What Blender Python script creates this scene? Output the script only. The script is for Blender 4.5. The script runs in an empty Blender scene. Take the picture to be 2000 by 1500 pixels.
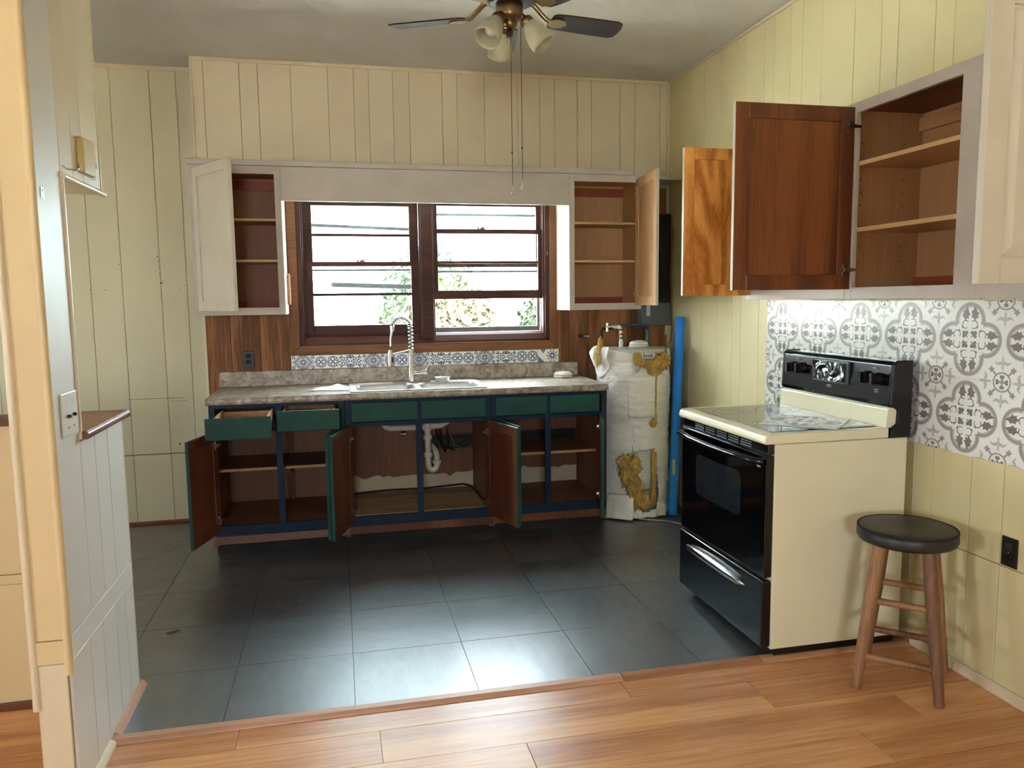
import bpy, bmesh, math, random
from mathutils import Vector, Matrix, noise
random.seed(7)
S = bpy.context.scene
C = S.collection
PI = math.pi
R = math.radians

# ------------------------------------------------------------------ camera
F, PITCH, YAW, ROLL, CAMH = 1498.917, 0.1091, 0.2212, -0.0119, 1.4638
fw = Vector((math.sin(YAW)*math.cos(PITCH), math.cos(YAW)*math.cos(PITCH), -math.sin(PITCH)))
rt = Vector((math.cos(YAW), -math.sin(YAW), 0)); up = rt.cross(fw)
rt, up = rt*math.cos(ROLL)+up*math.sin(ROLL), up*math.cos(ROLL)-rt*math.sin(ROLL)
cd = bpy.data.cameras.new('camera'); cam = bpy.data.objects.new('camera', cd); C.objects.link(cam)
cd.sensor_width = 36.0; cd.lens = F*36.0/2000.0; cd.clip_start = 0.02; cd.clip_end = 200
M = Matrix((rt, up, -fw)).transposed().to_4x4(); M.translation = Vector((0, 0, CAMH))
cam.matrix_world = M
S.camera = cam

# ------------------------------------------------------------------ world, light, exposure
W = bpy.data.worlds.new('sky'); S.world = W; W.use_nodes = True
nt = W.node_tree; nt.nodes.clear()
bg = nt.nodes.new('ShaderNodeBackground'); wo = nt.nodes.new('ShaderNodeOutputWorld')
bg.inputs[0].default_value = (0.83, 0.925, 1.0, 1); bg.inputs[1].default_value = 2.9   # overcast white sky
nt.links.new(bg.outputs[0], wo.inputs[0])
def portal(name, loc, rot, sx, sy):
    l = bpy.data.lights.new(name, 'AREA'); l.shape = 'RECTANGLE'; l.size = sx; l.size_y = sy
    l.cycles.is_portal = True
    o = bpy.data.objects.new(name, l); C.objects.link(o); o.location = loc; o.rotation_euler = rot
    return o
sun = bpy.data.lights.new('sun', 'SUN'); sun.energy = 10.0; sun.angle = R(4); sun.color = (1.0, 0.97, 0.92)
so_ = bpy.data.objects.new('sun', sun); C.objects.link(so_); so_.rotation_euler = (0, R(38), 0)      # high sun from the right, enters no window
portal('portal_kitchen', (0.6, 5.34, 1.70), (R(-90), 0, 0), 1.8, 1.1)
portal('portal_rear', (-0.5, -3.02, 1.5), (R(90), 0, 0), .9, .8)
portal('portal_dining', (-3.62, 4.0, .875), (0, R(-90), 0), 0.55, 0.4)
portal('portal_side', (-3.62, 0.2, 1.5), (0, R(-90), 0), .8, .9)
S.view_settings.view_transform = 'Standard'; S.view_settings.look = 'None'
S.view_settings.exposure = 3.92; S.view_settings.gamma = 1.0; S.view_settings.use_curve_mapping = False

# ------------------------------------------------------------------ materials
def lin(c):
    return tuple((x/12.92 if x <= 0.04045 else ((x+0.055)/1.055)**2.4) for x in (v/255.0 for v in c)) + (1.0,)
def newmat(name):
    m = bpy.data.materials.new(name); m.use_nodes = True
    b = m.node_tree.nodes['Principled BSDF']
    return m, m.node_tree, b
def coords(t, scale=(1, 1, 1), rnd=True, rot=(0, 0, 0)):
    tc = t.nodes.new('ShaderNodeTexCoord'); mp = t.nodes.new('ShaderNodeMapping')
    mp.inputs['Scale'].default_value = scale; mp.inputs['Rotation'].default_value = rot
    if rnd:
        oi = t.nodes.new('ShaderNodeObjectInfo'); mu = t.nodes.new('ShaderNodeMath'); mu.operation = 'MULTIPLY'
        mu.inputs[1].default_value = 37.0
        t.links.new(oi.outputs['Random'], mu.inputs[0])
        ad = t.nodes.new('ShaderNodeVectorMath'); ad.operation = 'ADD'
        t.links.new(tc.outputs['Object'], ad.inputs[0]); t.links.new(mu.outputs[0], ad.inputs[1])
        t.links.new(ad.outputs[0], mp.inputs['Vector'])
    else:
        t.links.new(tc.outputs['Object'], mp.inputs['Vector'])
    return mp.outputs['Vector']
def ramp(t, fac, stops):
    r = t.nodes.new('ShaderNodeValToRGB')
    while len(r.color_ramp.elements) < len(stops): r.color_ramp.elements.new(0.5)
    for e, (p, c) in zip(r.color_ramp.elements, stops):
        e.position = p; e.color = c
    t.links.new(fac, r.inputs[0]); return r.outputs[0]
def tnoise(t, vec, scale, detail=4, rough=0.55, dist=0.0):
    n = t.nodes.new('ShaderNodeTexNoise'); n.inputs['Scale'].default_value = scale
    n.inputs['Detail'].default_value = detail; n.inputs['Roughness'].default_value = rough
    n.inputs['Distortion'].default_value = dist
    t.links.new(vec, n.inputs['Vector']); return n.outputs['Fac']
def bump(t, b, h, strength, dist=0.002):
    bp = t.nodes.new('ShaderNodeBump'); bp.inputs['Strength'].default_value = strength; bp.inputs['Distance'].default_value = dist
    t.links.new(h, bp.inputs['Height']); t.links.new(bp.outputs[0], b.inputs['Normal'])
def mul(c, k): return (min(1, c[0]*k), min(1, c[1]*k), min(1, c[2]*k), 1)

def paint(name, col, rough=0.5, var=0.08, scale=3.0, bmp=0.08, bscale=60, spec=0.5):
    m, t, b = newmat(name); v = coords(t)
    c = lin(col)
    n = tnoise(t, v, scale)
    t.links.new(ramp(t, n, [(0.3, mul(c, 1-var)), (0.7, mul(c, 1+var*0.5))]), b.inputs['Base Color'])
    b.inputs['Roughness'].default_value = rough; b.inputs['Specular IOR Level'].default_value = spec
    if bmp: bump(t, b, tnoise(t, v, bscale, 2), bmp, 0.001)
    return m
def metal(name, col, rough=0.3):
    m, t, b = newmat(name); v = coords(t)
    b.inputs['Metallic'].default_value = 1.0
    c = lin(col)
    t.links.new(ramp(t, tnoise(t, v, 20), [(0.3, mul(c, 0.9)), (0.7, c)]), b.inputs['Base Color'])
    b.inputs['Roughness'].default_value = rough
    return m
def wood(name, dark, light, along='Z', grain=9.0, rough=0.45, stretch=0.06, dist=4.0, contrast=(0.25, 0.75), rnd=True, spec=0.5, amp=0.28):
    m, t, b = newmat(name)
    sc = [1, 1, 1]; sc['XYZ'.index(along)] = stretch
    v = coords(t, tuple(sc), rnd)
    n1 = tnoise(t, v, 3.0*grain/9.0, 3, 0.5, 0.6)
    wv = t.nodes.new('ShaderNodeMath'); wv.operation = 'MULTIPLY'; wv.inputs[1].default_value = dist*6
    t.links.new(n1, wv.inputs[0])
    si = t.nodes.new('ShaderNodeMath'); si.operation = 'SINE'; t.links.new(wv.outputs[0], si.inputs[0])
    fine = tnoise(t, v, grain*14, 3, 0.6)
    mx = t.nodes.new('ShaderNodeMath'); mx.operation = 'MULTIPLY_ADD'; mx.inputs[1].default_value = amp
    t.links.new(si.outputs[0], mx.inputs[0]); t.links.new(fine, mx.inputs[2])
    t.links.new(ramp(t, mx.outputs[0], [(contrast[0], lin(dark)), (contrast[1], lin(light))]), b.inputs['Base Color'])
    b.inputs['Roughness'].default_value = rough; b.inputs['Specular IOR Level'].default_value = spec
    bump(t, b, fine, 0.12, 0.0008)
    return m

cream = paint('cream_paint', (226, 212, 184), 0.5, 0.07, 1.6, 0.06, 45)
cream_left = paint('cream_paint_green_cast', (222, 215, 184), 0.5, 0.07, 1.6, 0.06, 45)  # cream with the greenish cast of the mixed light put into its colour
cream_right = paint('cream_paint_warm_bounce', (228, 216, 168), 0.5, 0.07, 1.6, 0.06, 45)  # same cream, yellower: warm light bounced onto this wall put into the colour
cream_trim = paint('cream_trim_paint', (228, 212, 182), 0.35, 0.08, 5, 0.1, 30)
groove = paint('brown_groove_joint', (150, 132, 104), 0.8, 0.1)  # tan-brown wall core showing in the joints between planks
whitewash = paint('white_gloss_paint', (228, 224, 218), 0.45, 0.05, 2, 0.05, 40)
tan_paint = paint('tan_paint', (222, 198, 152), 0.45, 0.06, 2, 0.06, 40)
greige = paint('greige_cabinet_paint', (196, 189, 180), 0.5, 0.07, 8, 0.1, 90)
offwhite = paint('off_white_cabinet_paint', (205, 196, 180), 0.45, 0.06, 6, 0.08, 80)
navy = paint('navy_cabinet_paint', (20, 45, 72), 0.5, 0.15, 12, 0.1, 80, 0.25)
green = paint('dark_green_cabinet_paint', (32, 80, 72), 0.5, 0.15, 10, 0.1, 80, 0.25)
oak_dark = wood('brown_oak', (92, 48, 24), (134, 78, 40), 'Z', 8, 0.45, 0.05, 3)
oak_gold = wood('golden_oak', (186, 110, 42), (250, 184, 98), 'Z', 11, 0.4, 0.16, 7.5, (0.1, 0.9), amp=.32)
oak_base = wood('red_brown_veneer', (84, 42, 24), (122, 66, 40), 'Z', 6, 0.5, 0.05, 2)
maple = wood('maple_melamine', (186, 140, 96), (206, 164, 118), 'Z', 6, 0.5, 0.05, 1.2)
maple_brown = wood('brown_melamine', (150, 104, 78), (172, 124, 94), 'Z', 6, 0.55, 0.05, 1.2)
base_inner = wood('dark_cabinet_lining', (122, 84, 62), (146, 102, 78), 'Z', 6, 0.6, 0.05, 1.2, spec=.3)
shelf_edge = wood('pale_shelf_edge', (206, 170, 118), (226, 192, 140), 'X', 8, 0.5, 0.05, 2)
redwood = paint('red_hanging_rail', (150, 74, 46), 0.5, 0.1, 8)
panel_wood = wood('walnut_wall_panel', (104, 66, 40), (166, 114, 74), 'Z', 7, 0.55, 0.05, 4, spec=.25)
casing_wood = wood('tan_window_casing', (112, 70, 40), (138, 92, 56), 'X', 6, 0.5, 0.05, 1.5, spec=.3)
sash_wood = wood('dark_red_sash', (62, 30, 24), (92, 48, 38), 'X', 6, 0.5, 0.06, 1.5, spec=.3)
rail_wood = wood('brown_rail_trim', (104, 62, 42), (146, 92, 62), 'X', 8, 0.35, 0.06, 2)
pink_wood = wood('pinkish_quarter_round', (198, 150, 124), (228, 184, 158), 'X', 6, 0.4, 0.05, 1.5)
raw_wood = wood('raw_wood', (168, 116, 80), (198, 148, 108), 'X', 8, 0.6, 0.05, 2)
stool_wood = wood('stool_wood', (120, 84, 58), (166, 122, 86), 'Z', 8, 0.5, 0.06, 2)
laminate = wood('laminate_oak', (186, 124, 78), (236, 178, 126), 'X', 5, 0.33, 0.05, 4, (0.15, 0.85))
steel = metal('stainless_steel', (214, 214, 212), 0.45)
chrome = metal('chrome', (214, 210, 206), 0.18)
brass = metal('antique_brass', (146, 124, 88), 0.32)
alu = paint('dull_aluminium', (112, 124, 128), 0.5, 0.1, 10, 0)
black_plastic = paint('black_plastic', (16, 16, 18), 0.35, 0.1, 10, 0)
black_gloss = paint('black_glass', (6, 6, 8), 0.06, 0.1, 10, 0)
black_enamel = paint('black_enamel', (10, 11, 16), 0.16, 0.1, 10, 0)
oven_glass = paint('oven_window_glass', (34, 38, 44), 0.08, 0.1, 10, 0)
range_cream = paint('almond_enamel', (242, 236, 206), 0.22, 0.03, 3, 0)
white_plastic = paint('white_plastic', (232, 230, 222), 0.35, 0.04, 10, 0)
pvc = paint('white_pvc', (214, 208, 198), 0.35, 0.05, 10, 0)
yellowed = paint('yellowed_plastic', (196, 174, 116), 0.35, 0.06, 10, 0)
paper = paint('paper', (236, 238, 238), 0.8, 0.03, 10, 0)
red_print = paint('red_print', (200, 60, 80), 0.7, 0.1, 10, 0)
lime = paint('lime_sticker', (140, 190, 70), 0.6, 0.1, 10, 0)
blue_foam = paint('blue_foam', (48, 148, 250), 0.75, 0.08, 14, 0.2, 200)
def wrinkled(name, col):
    m, t, b = newmat(name); v = coords(t, (1, 1, 3.2), False)
    n = tnoise(t, v, 5, 6, 0.6, 0.8)
    t.links.new(ramp(t, n, [(0.3, mul(lin(col), .92)), (0.7, lin(col))]), b.inputs['Base Color'])
    b.inputs['Roughness'].default_value = 0.4
    bump(t, b, n, 0.8, 0.02)
    return m
blanket = wrinkled('white_vinyl_blanket', (244, 242, 234))
fiberglass = paint('yellow_fiberglass', (206, 168, 92), 0.95, 0.35, 22, 0.9, 60)
jacket = paint('grey_white_jacket', (206, 206, 198), 0.35, 0.05, 8, 0)
grey_metal = paint('grey_panel_metal', (96, 108, 108), 0.45, 0.1, 8, 0)
dark_metal = paint('dark_bronze', (40, 34, 32), 0.55, 0.15, 8, 0)
blade_wood = wood('dark_fan_blade', (40, 28, 26), (62, 46, 42), 'X', 10, 0.6, 0.06, 2, spec=.25)
copper = metal('aged_copper', (150, 104, 70), 0.45)
rubber = paint('dark_rubber', (24, 22, 22), 0.7, 0.1, 8, 0)
vinyl_black = paint('worn_black_vinyl', (44, 42, 38), 0.42, 0.35, 14, 0.3, 30)
toe_black = paint('black_toe_kick', (22, 20, 20), 0.7, 0.1, 8, 0)
grout = paint('dark_joint', (44, 44, 46), 0.8, 0.1, 8, 0)
tile_white = paint('tile_white', (244, 246, 242), 0.22, 0.02, 4, 0)
print_dark = paint('print_dark_grey', (134, 128, 128), 0.25, 0.03, 8, 0)
print_mid = paint('print_mid_grey', (168, 162, 160), 0.25, 0.03, 8, 0)
print_light = paint('print_light_grey', (196, 196, 190), 0.25, 0.03, 8, 0)
print_blue = paint('print_blue', (58, 78, 116), 0.3, 0.15, 12, 0)
print_paleblue = paint('print_pale_blue', (104, 128, 164), 0.3, 0.1, 12, 0)
plaster_out = paint('white_siding', (235, 235, 232), 0.7, 0.03, 4, 0)
leaf_green = paint('leaf_green', (40, 56, 24), 0.6, 0.25, 5, 0)
leaf_yellow = paint('leaf_yellow_green', (60, 58, 28), 0.6, 0.25, 5, 0)
bounce_ground = paint('pale_bounce_ground', (216, 214, 204), 0.9, 0.2, 3, 0)  # ground made near-white to throw daylight up onto the ceiling
bark = paint('bark', (90, 74, 60), 0.9, 0.2, 6, 0)
leaf_brown = paint('dry_leaf', (110, 78, 52), 0.8, 0.2, 20, 0)
crumb = paint('pale_crumb', (200, 184, 150), 0.8, 0.2, 20, 0)

# laminate counter: mottled brown-grey stone print
def stone(name):
    m, t, b = newmat(name); v = coords(t, (1, 1, 1), False)
    n = tnoise(t, v, 17, 8, 0.68, 1.0)
    c = ramp(t, n, [(0.30, lin((88, 74, 62))), (0.46, lin((142, 126, 108))), (0.56, lin((172, 162, 146))), (0.72, lin((204, 196, 184)))])
    n2 = tnoise(t, v, 10, 6, 0.6, 1.6)
    vein = ramp(t, n2, [(0.470, (0, 0, 0, 1)), (0.495, (1, 1, 1, 1)), (0.505, (1, 1, 1, 1)), (0.53, (0, 0, 0, 1))])
    mx = t.nodes.new('ShaderNodeMixRGB'); mx.inputs[2].default_value = lin((176, 166, 146))
    ml = t.nodes.new('ShaderNodeMath'); ml.operation = 'MULTIPLY'; ml.inputs[1].default_value = 0.5
    t.links.new(vein, ml.inputs[0]); t.links.new(ml.outputs[0], mx.inputs[0]); t.links.new(c, mx.inputs[1])
    t.links.new(mx.outputs[0], b.inputs['Base Color']); b.inputs['Roughness'].default_value = 0.42; b.inputs['Specular IOR Level'].default_value = 0.8
    return m
counter_mat = stone('brown_stone_laminate')
# slate vinyl floor
def slate(name):
    m, t, b = newmat(name); v = coords(t, (1, 1, 1), True)
    v2 = coords(t, (1.0, 3.0, 1), True)
    n = tnoise(t, v2, 4, 8, 0.65, 0.8)
    t.links.new(ramp(t, n, [(0.3, lin((50, 51, 56))), (0.7, lin((76, 78, 84)))]), b.inputs['Base Color'])
    t.links.new(ramp(t, tnoise(t, v, 6, 6, 0.6), [(0.3, (0.30,)*3+(1,)), (0.7, (0.44,)*3+(1,))]), b.inputs['Roughness'])
    bump(t, b, n, 0.10, 0.002); b.inputs['Specular IOR Level'].default_value = 1.0; b.inputs['Coat Weight'].default_value = 1.0; t.links.new(ramp(t, tnoise(t, v2, 7, 8, 0.7, 1.0), [(0.32, (0.30,)*3+(1,)), (0.68, (0.52,)*3+(1,))]), b.inputs['Coat Roughness']); b.inputs['Coat IOR'].default_value = 1.85
    return m
slate_mat = slate('slate_vinyl')
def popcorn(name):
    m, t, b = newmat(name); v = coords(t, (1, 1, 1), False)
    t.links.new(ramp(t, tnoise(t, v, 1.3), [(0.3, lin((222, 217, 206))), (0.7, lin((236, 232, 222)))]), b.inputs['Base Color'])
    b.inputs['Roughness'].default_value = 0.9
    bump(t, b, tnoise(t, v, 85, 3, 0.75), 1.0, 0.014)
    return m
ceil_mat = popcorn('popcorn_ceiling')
# clear window glass: clear sheet with a faint mirror-like gloss
def glass(name, tint=(0.93, 0.97, 0.97), gl=0.05):
    m = bpy.data.materials.new(name); m.use_nodes = True; t = m.node_tree; t.nodes.clear()
    o = t.nodes.new('ShaderNodeOutputMaterial'); mx = t.nodes.new('ShaderNodeMixShader')
    tr = t.nodes.new('ShaderNodeBsdfTransparent'); g = t.nodes.new('ShaderNodeBsdfGlossy')
    tr.inputs[0].default_value = tint+(1,); g.inputs['Roughness'].default_value = 0.03
    mx.inputs[0].default_value = gl
    t.links.new(tr.outputs[0], mx.inputs[1]); t.links.new(g.outputs[0], mx.inputs[2]); t.links.new(mx.outputs[0], o.inputs[0])
    return m
pane_mat = glass('window_glass')
def frosted(name):
    m, t, b = newmat(name); v = coords(t)
    t.links.new(ramp(t, tnoise(t, v, 8, 4, 0.6, 2), [(0.35, lin((206, 200, 166))), (0.65, lin((226, 222, 196)))]), b.inputs['Base Color'])
    b.inputs['Roughness'].default_value = 0.35; b.inputs['Transmission Weight'].default_value = 0.35
    b.inputs['Subsurface Weight'].default_value = 0.0
    return m
shade_mat = frosted('frosted_glass')
crystal = glass('clear_drop', (0.8, 0.78, 0.75), 0.3)

# ------------------------------------------------------------------ mesh builder
class MB:
    def __init__(s): s.v = []; s.f = []; s.m = []; s.s = []
    def face(s, ids, m=0, sm=False): s.f.append(ids); s.m.append(m); s.s.append(sm)
    def poly(s, pts, m=0):
        i = len(s.v); s.v += [tuple(p) for p in pts]; s.face(list(range(i, i+len(pts))), m)
    def box(s, x0, x1, y0, y1, z0, z1, m=0, fm=None):
        i = len(s.v); fm = fm or {}
        s.v += [(x0,y0,z0),(x1,y0,z0),(x1,y1,z0),(x0,y1,z0),(x0,y0,z1),(x1,y0,z1),(x1,y1,z1),(x0,y1,z1)]
        for k, q in (('-z',(0,3,2,1)),('+z',(4,5,6,7)),('-y',(0,1,5,4)),('+x',(1,2,6,5)),('+y',(2,3,7,6)),('-x',(3,0,4,7))):
            s.face([i+a for a in q], fm.get(k, m))
        return s
    def frustum(s, x0, x1, z0, z1, ya, yb, inset, m=0):     # raised panel: base at ya, face at yb
        i = len(s.v)
        s.v += [(x0,ya,z0),(x1,ya,z0),(x1,ya,z1),(x0,ya,z1),(x0+inset,yb,z0+inset),(x1-inset,yb,z0+inset),(x1-inset,yb,z1-inset),(x0+inset,yb,z1-inset)]
        for q in ((0,1,2,3),(4,5,6,7),(0,1,5,4),(1,2,6,5),(2,3,7,6),(3,0,4,7)): s.face([i+a for a in q], m)
    def prism(s, pts, axis, a0, a1, m=0, sm=False):
        n = len(pts); i = len(s.v)
        def P(p, a): return {'x': (a, p[0], p[1]), 'y': (p[0], a, p[1]), 'z': (p[0], p[1], a)}[axis]
        s.v += [P(p, a0) for p in pts]+[P(p, a1) for p in pts]
        s.face([i+k for k in range(n)], m); s.face([i+n+k for k in reversed(range(n))], m)
        for k in range(n): s.face([i+k, i+(k+1) % n, i+n+(k+1) % n, i+n+k], m, sm)
    def cyl(s, p0, p1, r0, r1=None, n=16, m=0, cap=True):
        r1 = r0 if r1 is None else r1
        p0, p1 = Vector(p0), Vector(p1); d = (p1-p0).normalized()
        a = d.orthogonal().normalized(); b = d.cross(a); i = len(s.v)
        for p, r in ((p0, r0), (p1, r1)):
            for k in range(n):
                t = 2*PI*k/n; s.v.append(tuple(p+a*(r*math.cos(t))+b*(r*math.sin(t))))
        for k in range(n): s.face([i+k, i+(k+1) % n, i+n+(k+1) % n, i+n+k], m, True)
        if cap:
            for off, p, r in ((0, p0, r0), (n, p1, r1)):
                j = len(s.v); s.v += [s.v[i+off+k] for k in range(n)]
                s.face([j+k for k in range(n)], m)
    def tube(s, path, r, n=8, m=0, closed=False):
        path = [Vector(p) for p in path]; L = len(path); i = len(s.v)
        rr = r if isinstance(r, (list, tuple)) else [r]*L
        a = None
        for k, p in enumerate(path):
            d = (path[min(k+1, L-1)]-path[max(k-1, 0)])
            if closed: d = path[(k+1) % L]-path[k-1]
            d.normalize()
            a = d.orthogonal().normalized() if a is None else (a-d*a.dot(d)).normalized()
            b = d.cross(a)
            for q in range(n):
                t = 2*PI*q/n; s.v.append(tuple(p+a*(rr[k]*math.cos(t))+b*(rr[k]*math.sin(t))))
        for k in range(L if closed else L-1):
            k2 = (k+1) % L
            for q in range(n): s.face([i+k*n+q, i+k*n+(q+1) % n, i+k2*n+(q+1) % n, i+k2*n+q], m, True)
        if not closed:
            for base in (0, (L-1)*n):
                j = len(s.v); s.v += [s.v[i+base+q] for q in range(n)]; s.face([j+q for q in range(n)], m)
    def lathe(s, prof, c=(0, 0, 0), n=24, m=0, mat=None, a0=0, a1=2*PI):
        i = len(s.v); full = abs(a1-a0-2*PI) < 1e-6; cols = n if full else n+1
        for r, z in prof:
            for k in range(cols):
                t = a0+(a1-a0)*k/n; p = Vector((r*math.cos(t), r*math.sin(t), z))
                if mat is not None: p = mat @ p
                s.v.append((p.x+c[0], p.y+c[1], p.z+c[2]))
        for j in range(len(prof)-1):
            for k in range(n):
                k2 = (k+1) % cols if full else k+1
                s.face([i+j*cols+k, i+j*cols+k2, i+(j+1)*cols+k2, i+(j+1)*cols+k], m, True)
    def mesh(s, name, mats, org=(0, 0, 0), recalc=True):
        me = bpy.data.meshes.new(name)
        me.from_pydata([(x-org[0], y-org[1], z-org[2]) for x, y, z in s.v], [], s.f)
        for mt in (mats if isinstance(mats, (list, tuple)) else [mats]): me.materials.append(mt)
        me.polygons.foreach_set('material_index', s.m); me.polygons.foreach_set('use_smooth', s.s)
        if recalc:
            b = bmesh.new(); b.from_mesh(me)
            bmesh.ops.recalc_face_normals(b, faces=b.faces); b.to_mesh(me); b.free()
        me.update(); return me

ROOTLOC = {}
def link(name, me, parent=None, loc=(0, 0, 0), rotz=0.0, bevel=0.0, seg=2):
    o = bpy.data.objects.new(name, me); C.objects.link(o); o.parent = parent; o.location = loc
    o.rotation_euler = (0, 0, rotz)
    if bevel:
        md = o.modifiers.new('bevel', 'BEVEL'); md.width = bevel; md.segments = seg; md.limit_method = 'ANGLE'; md.angle_limit = R(40)
    return o
def thing(name, label, cat, loc=(0, 0, 0), group=None):
    o = bpy.data.objects.new(name, None); C.objects.link(o); o.location = loc; o.empty_display_size = 0.1
    o['label'] = label; o['category'] = cat
    if group: o['group'] = group
    ROOTLOC[o.name] = loc
    return o
def struct(name, label, loc=(0, 0, 0)):
    o = bpy.data.objects.new(name, None); C.objects.link(o); o.location = loc; o['kind'] = 'structure'; o['label'] = label
    o['category'] = 'setting'
    ROOTLOC[o.name] = loc
    return o
def part(name, mb, mats, parent, bevel=0.0, recalc=True, seg=2, label=None):
    """mb in world coordinates; parent is an unrotated root"""
    org = ROOTLOC[parent.name]
    o = link(name, mb.mesh(name, mats, org, recalc), parent, bevel=bevel, seg=seg)
    ROOTLOC[o.name] = org
    if label: o['label'] = label
    return o
def solo(name, mb, mats, label, cat, loc=(0, 0, 0), bevel=0.0, group=None, kind=None, recalc=True):
    o = link(name, mb.mesh(name, mats, loc, recalc), None, loc, bevel=bevel)
    o['label'] = label; o['category'] = cat
    if group: o['group'] = group
    if kind: o['kind'] = kind
    ROOTLOC[o.name] = loc
    return o
def bx(*a, **k): return MB().box(*a, **k)

# ------------------------------------------------------------------ key planes
YB, YL, XR, ZC = 5.1755, 5.4215, 2.3146, 2.9635
X1 = -0.829
XW0 = -3.6          # far left of the building
YREAR = -3.0

# ------------------------------------------------------------------ floors
fl = struct('floor', 'dark slate-look vinyl tile kitchen floor', (0, 4, 0))
part('subfloor', MB().box(-.89, XR+.1, 2.70, YL+.1, -0.06, -0.004).box(XW0, -.89, 3.0, YL+.1, -.06, -.004), grout, fl)
T = 0.457
tme = bx(-T/2+.0012, T/2-.0012, -T/2+.0012, T/2-.0012, -0.004, 0.0).mesh('vinyl_tile', slate_mat)
for i in range(-8, 6):
    for j in range(6):
        x0 = 0.012+i*T; y0 = 2.69+j*T
        if x0 > XR or x0+T < XW0 or (j == 0 and x0+T < -.6): continue
        o = link('vinyl_tile', tme, fl, (x0+T/2, y0+T/2-4, random.uniform(-.0003, .0003)))
        o.rotation_euler[2] = random.choice((0, PI/2, PI, -PI/2))
fw_ = struct('floor_wood', 'orange oak-look laminate plank floor in the foreground', (0, 1, 0))
part('subfloor', MB().box(XW0, XR+.1, YREAR, 2.70, -0.06, -0.006), rail_wood, fw_)
part('plank_field', bx(XW0, XR, YREAR, 1.196, -0.006, 0.0), laminate, fw_)
part('plank_field', bx(XW0, -0.89, 2.6645, 3.0, -0.02, 0.0), laminate, fw_)
rows = [(2.531, 2.664, (-1.77, -.382, 1.008)), (2.340, 2.531, (-1.3, .09, 1.48)), (2.149, 2.340, (-.83, .560, 1.95)), (1.958, 2.149, (-1.1, .28, 1.67)),
        (1.767, 1.958, (-.6, .8, 2.2)), (1.576, 1.767, (-1.2, .2, 1.6)), (1.385, 1.576, (-.9, .5, 1.9)), (1.196, 1.385, (-1.3, .1, 1.5))]
for y0, y1, js in rows:
    xs = [XW0]+list(js)+[XR]
    for a, b_ in zip(xs, xs[1:]):
        m = bx(a+.0014, b_-.0014, y0+.0012, y1-.0012, -0.006, 0.0)
        cx, cy = (a+b_)/2, (y0+y1)/2
        link('plank', m.mesh('plank', laminate, (cx, cy, 0)), fw_, (cx, cy-1, 0))
# threshold strips
tr = struct('trim_1', 'reddish wooden threshold strip between kitchen and wood floor', (0, 2.68, 0))
def strip(a, b_):
    m = MB(); m.prism([(2.652, 0), (2.712, 0), (2.710, .006), (2.696, .013), (2.668, .013), (2.654, .006)], 'x', a, b_); return m
part('threshold', strip(-.80, 1.022), pink_wood, tr); part('threshold', strip(1.026, 1.62), raw_wood, tr)
part('threshold', strip(1.62, 2.30), raw_wood, tr)

# ------------------------------------------------------------------ ceiling
ce = struct('ceiling', 'off-white popcorn textured ceiling', (0, 1, ZC))
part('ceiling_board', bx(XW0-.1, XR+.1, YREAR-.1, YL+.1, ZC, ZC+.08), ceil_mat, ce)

# ------------------------------------------------------------------ plank helper for walls
def planks(root, axis, at, cuts, z0, z1, mat, thick=0.010, gap=0.0012, facing=-1, name='plank', dz=None):
    """vertical boards between the cuts. axis 'x': boards lie along X on plane y=at (face to -Y);
       axis 'y': boards lie along Y on plane x=at (face to -X)"""
    for a, b_ in zip(cuts, cuts[1:]):
        if axis == 'x': m = bx(a+gap, b_-gap, at, at+thick, z0, z1)
        else: m = bx(at, at+thick, a+gap, b_-gap, z0, z1)
        part(name, m, mat, root, bevel=0.0015, seg=1)

# back wall with window opening
WX0, WX1, WZ0, WZ1 = -0.245, 1.435, 1.182, 2.21
wb = struct('wall_back', 'cream plank-panelled kitchen wall with walnut panelling below the cabinets', (0.7, YB, 0))
m = MB(); ya, yb_ = YB+.010, YB+.125
m.box(X1, WX0, ya, yb_, 0, ZC); m.box(WX1, XR+.1, ya, yb_, 0, ZC); m.box(WX0, WX1, ya, yb_, 0, WZ0); m.box(WX0, WX1, ya, yb_, WZ1, ZC)
m.box(X1, X1+.06, ya, YL+.05, 0, ZC)
part('wall_core', m, groove, wb)
upc = [X1, -.755, -.545, -.435, -.238, -.011, .149, .243, .397, .502, .717, .815, .998, 1.225, 1.378, 1.482, 1.642, 1.744, 1.952, 2.062, 2.248, XR]
planks(wb, 'x', YB, upc, 2.235, ZC, cream)
planks(wb, 'x', YB, [X1, -.672, -.491, WX0], 0.0, 2.235, panel_wood)
planks(wb, 'x', YB, [WX1, 1.577, 1.724, 1.954, 2.14, XR], 0.0, 2.235, panel_wood)
planks(wb, 'x', YB, [WX0, .16, .6, 1.02, WX1], 0.0, WZ0, panel_wood)
part('crown_strip', bx(X1, XR, YB-.012, YB, ZC-.022, ZC), cream_trim, wb, bevel=.003)
part('corner_strip', bx(XR-.016, XR, YB-.016, YB, 1.2, ZC-.02), cream_trim, wb, bevel=.003)
part('edge_board', bx(X1-.004, X1+.012, YB-.006, YB+.01, 0.0, ZC-.02), cream_trim, wb, bevel=.002)

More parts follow.
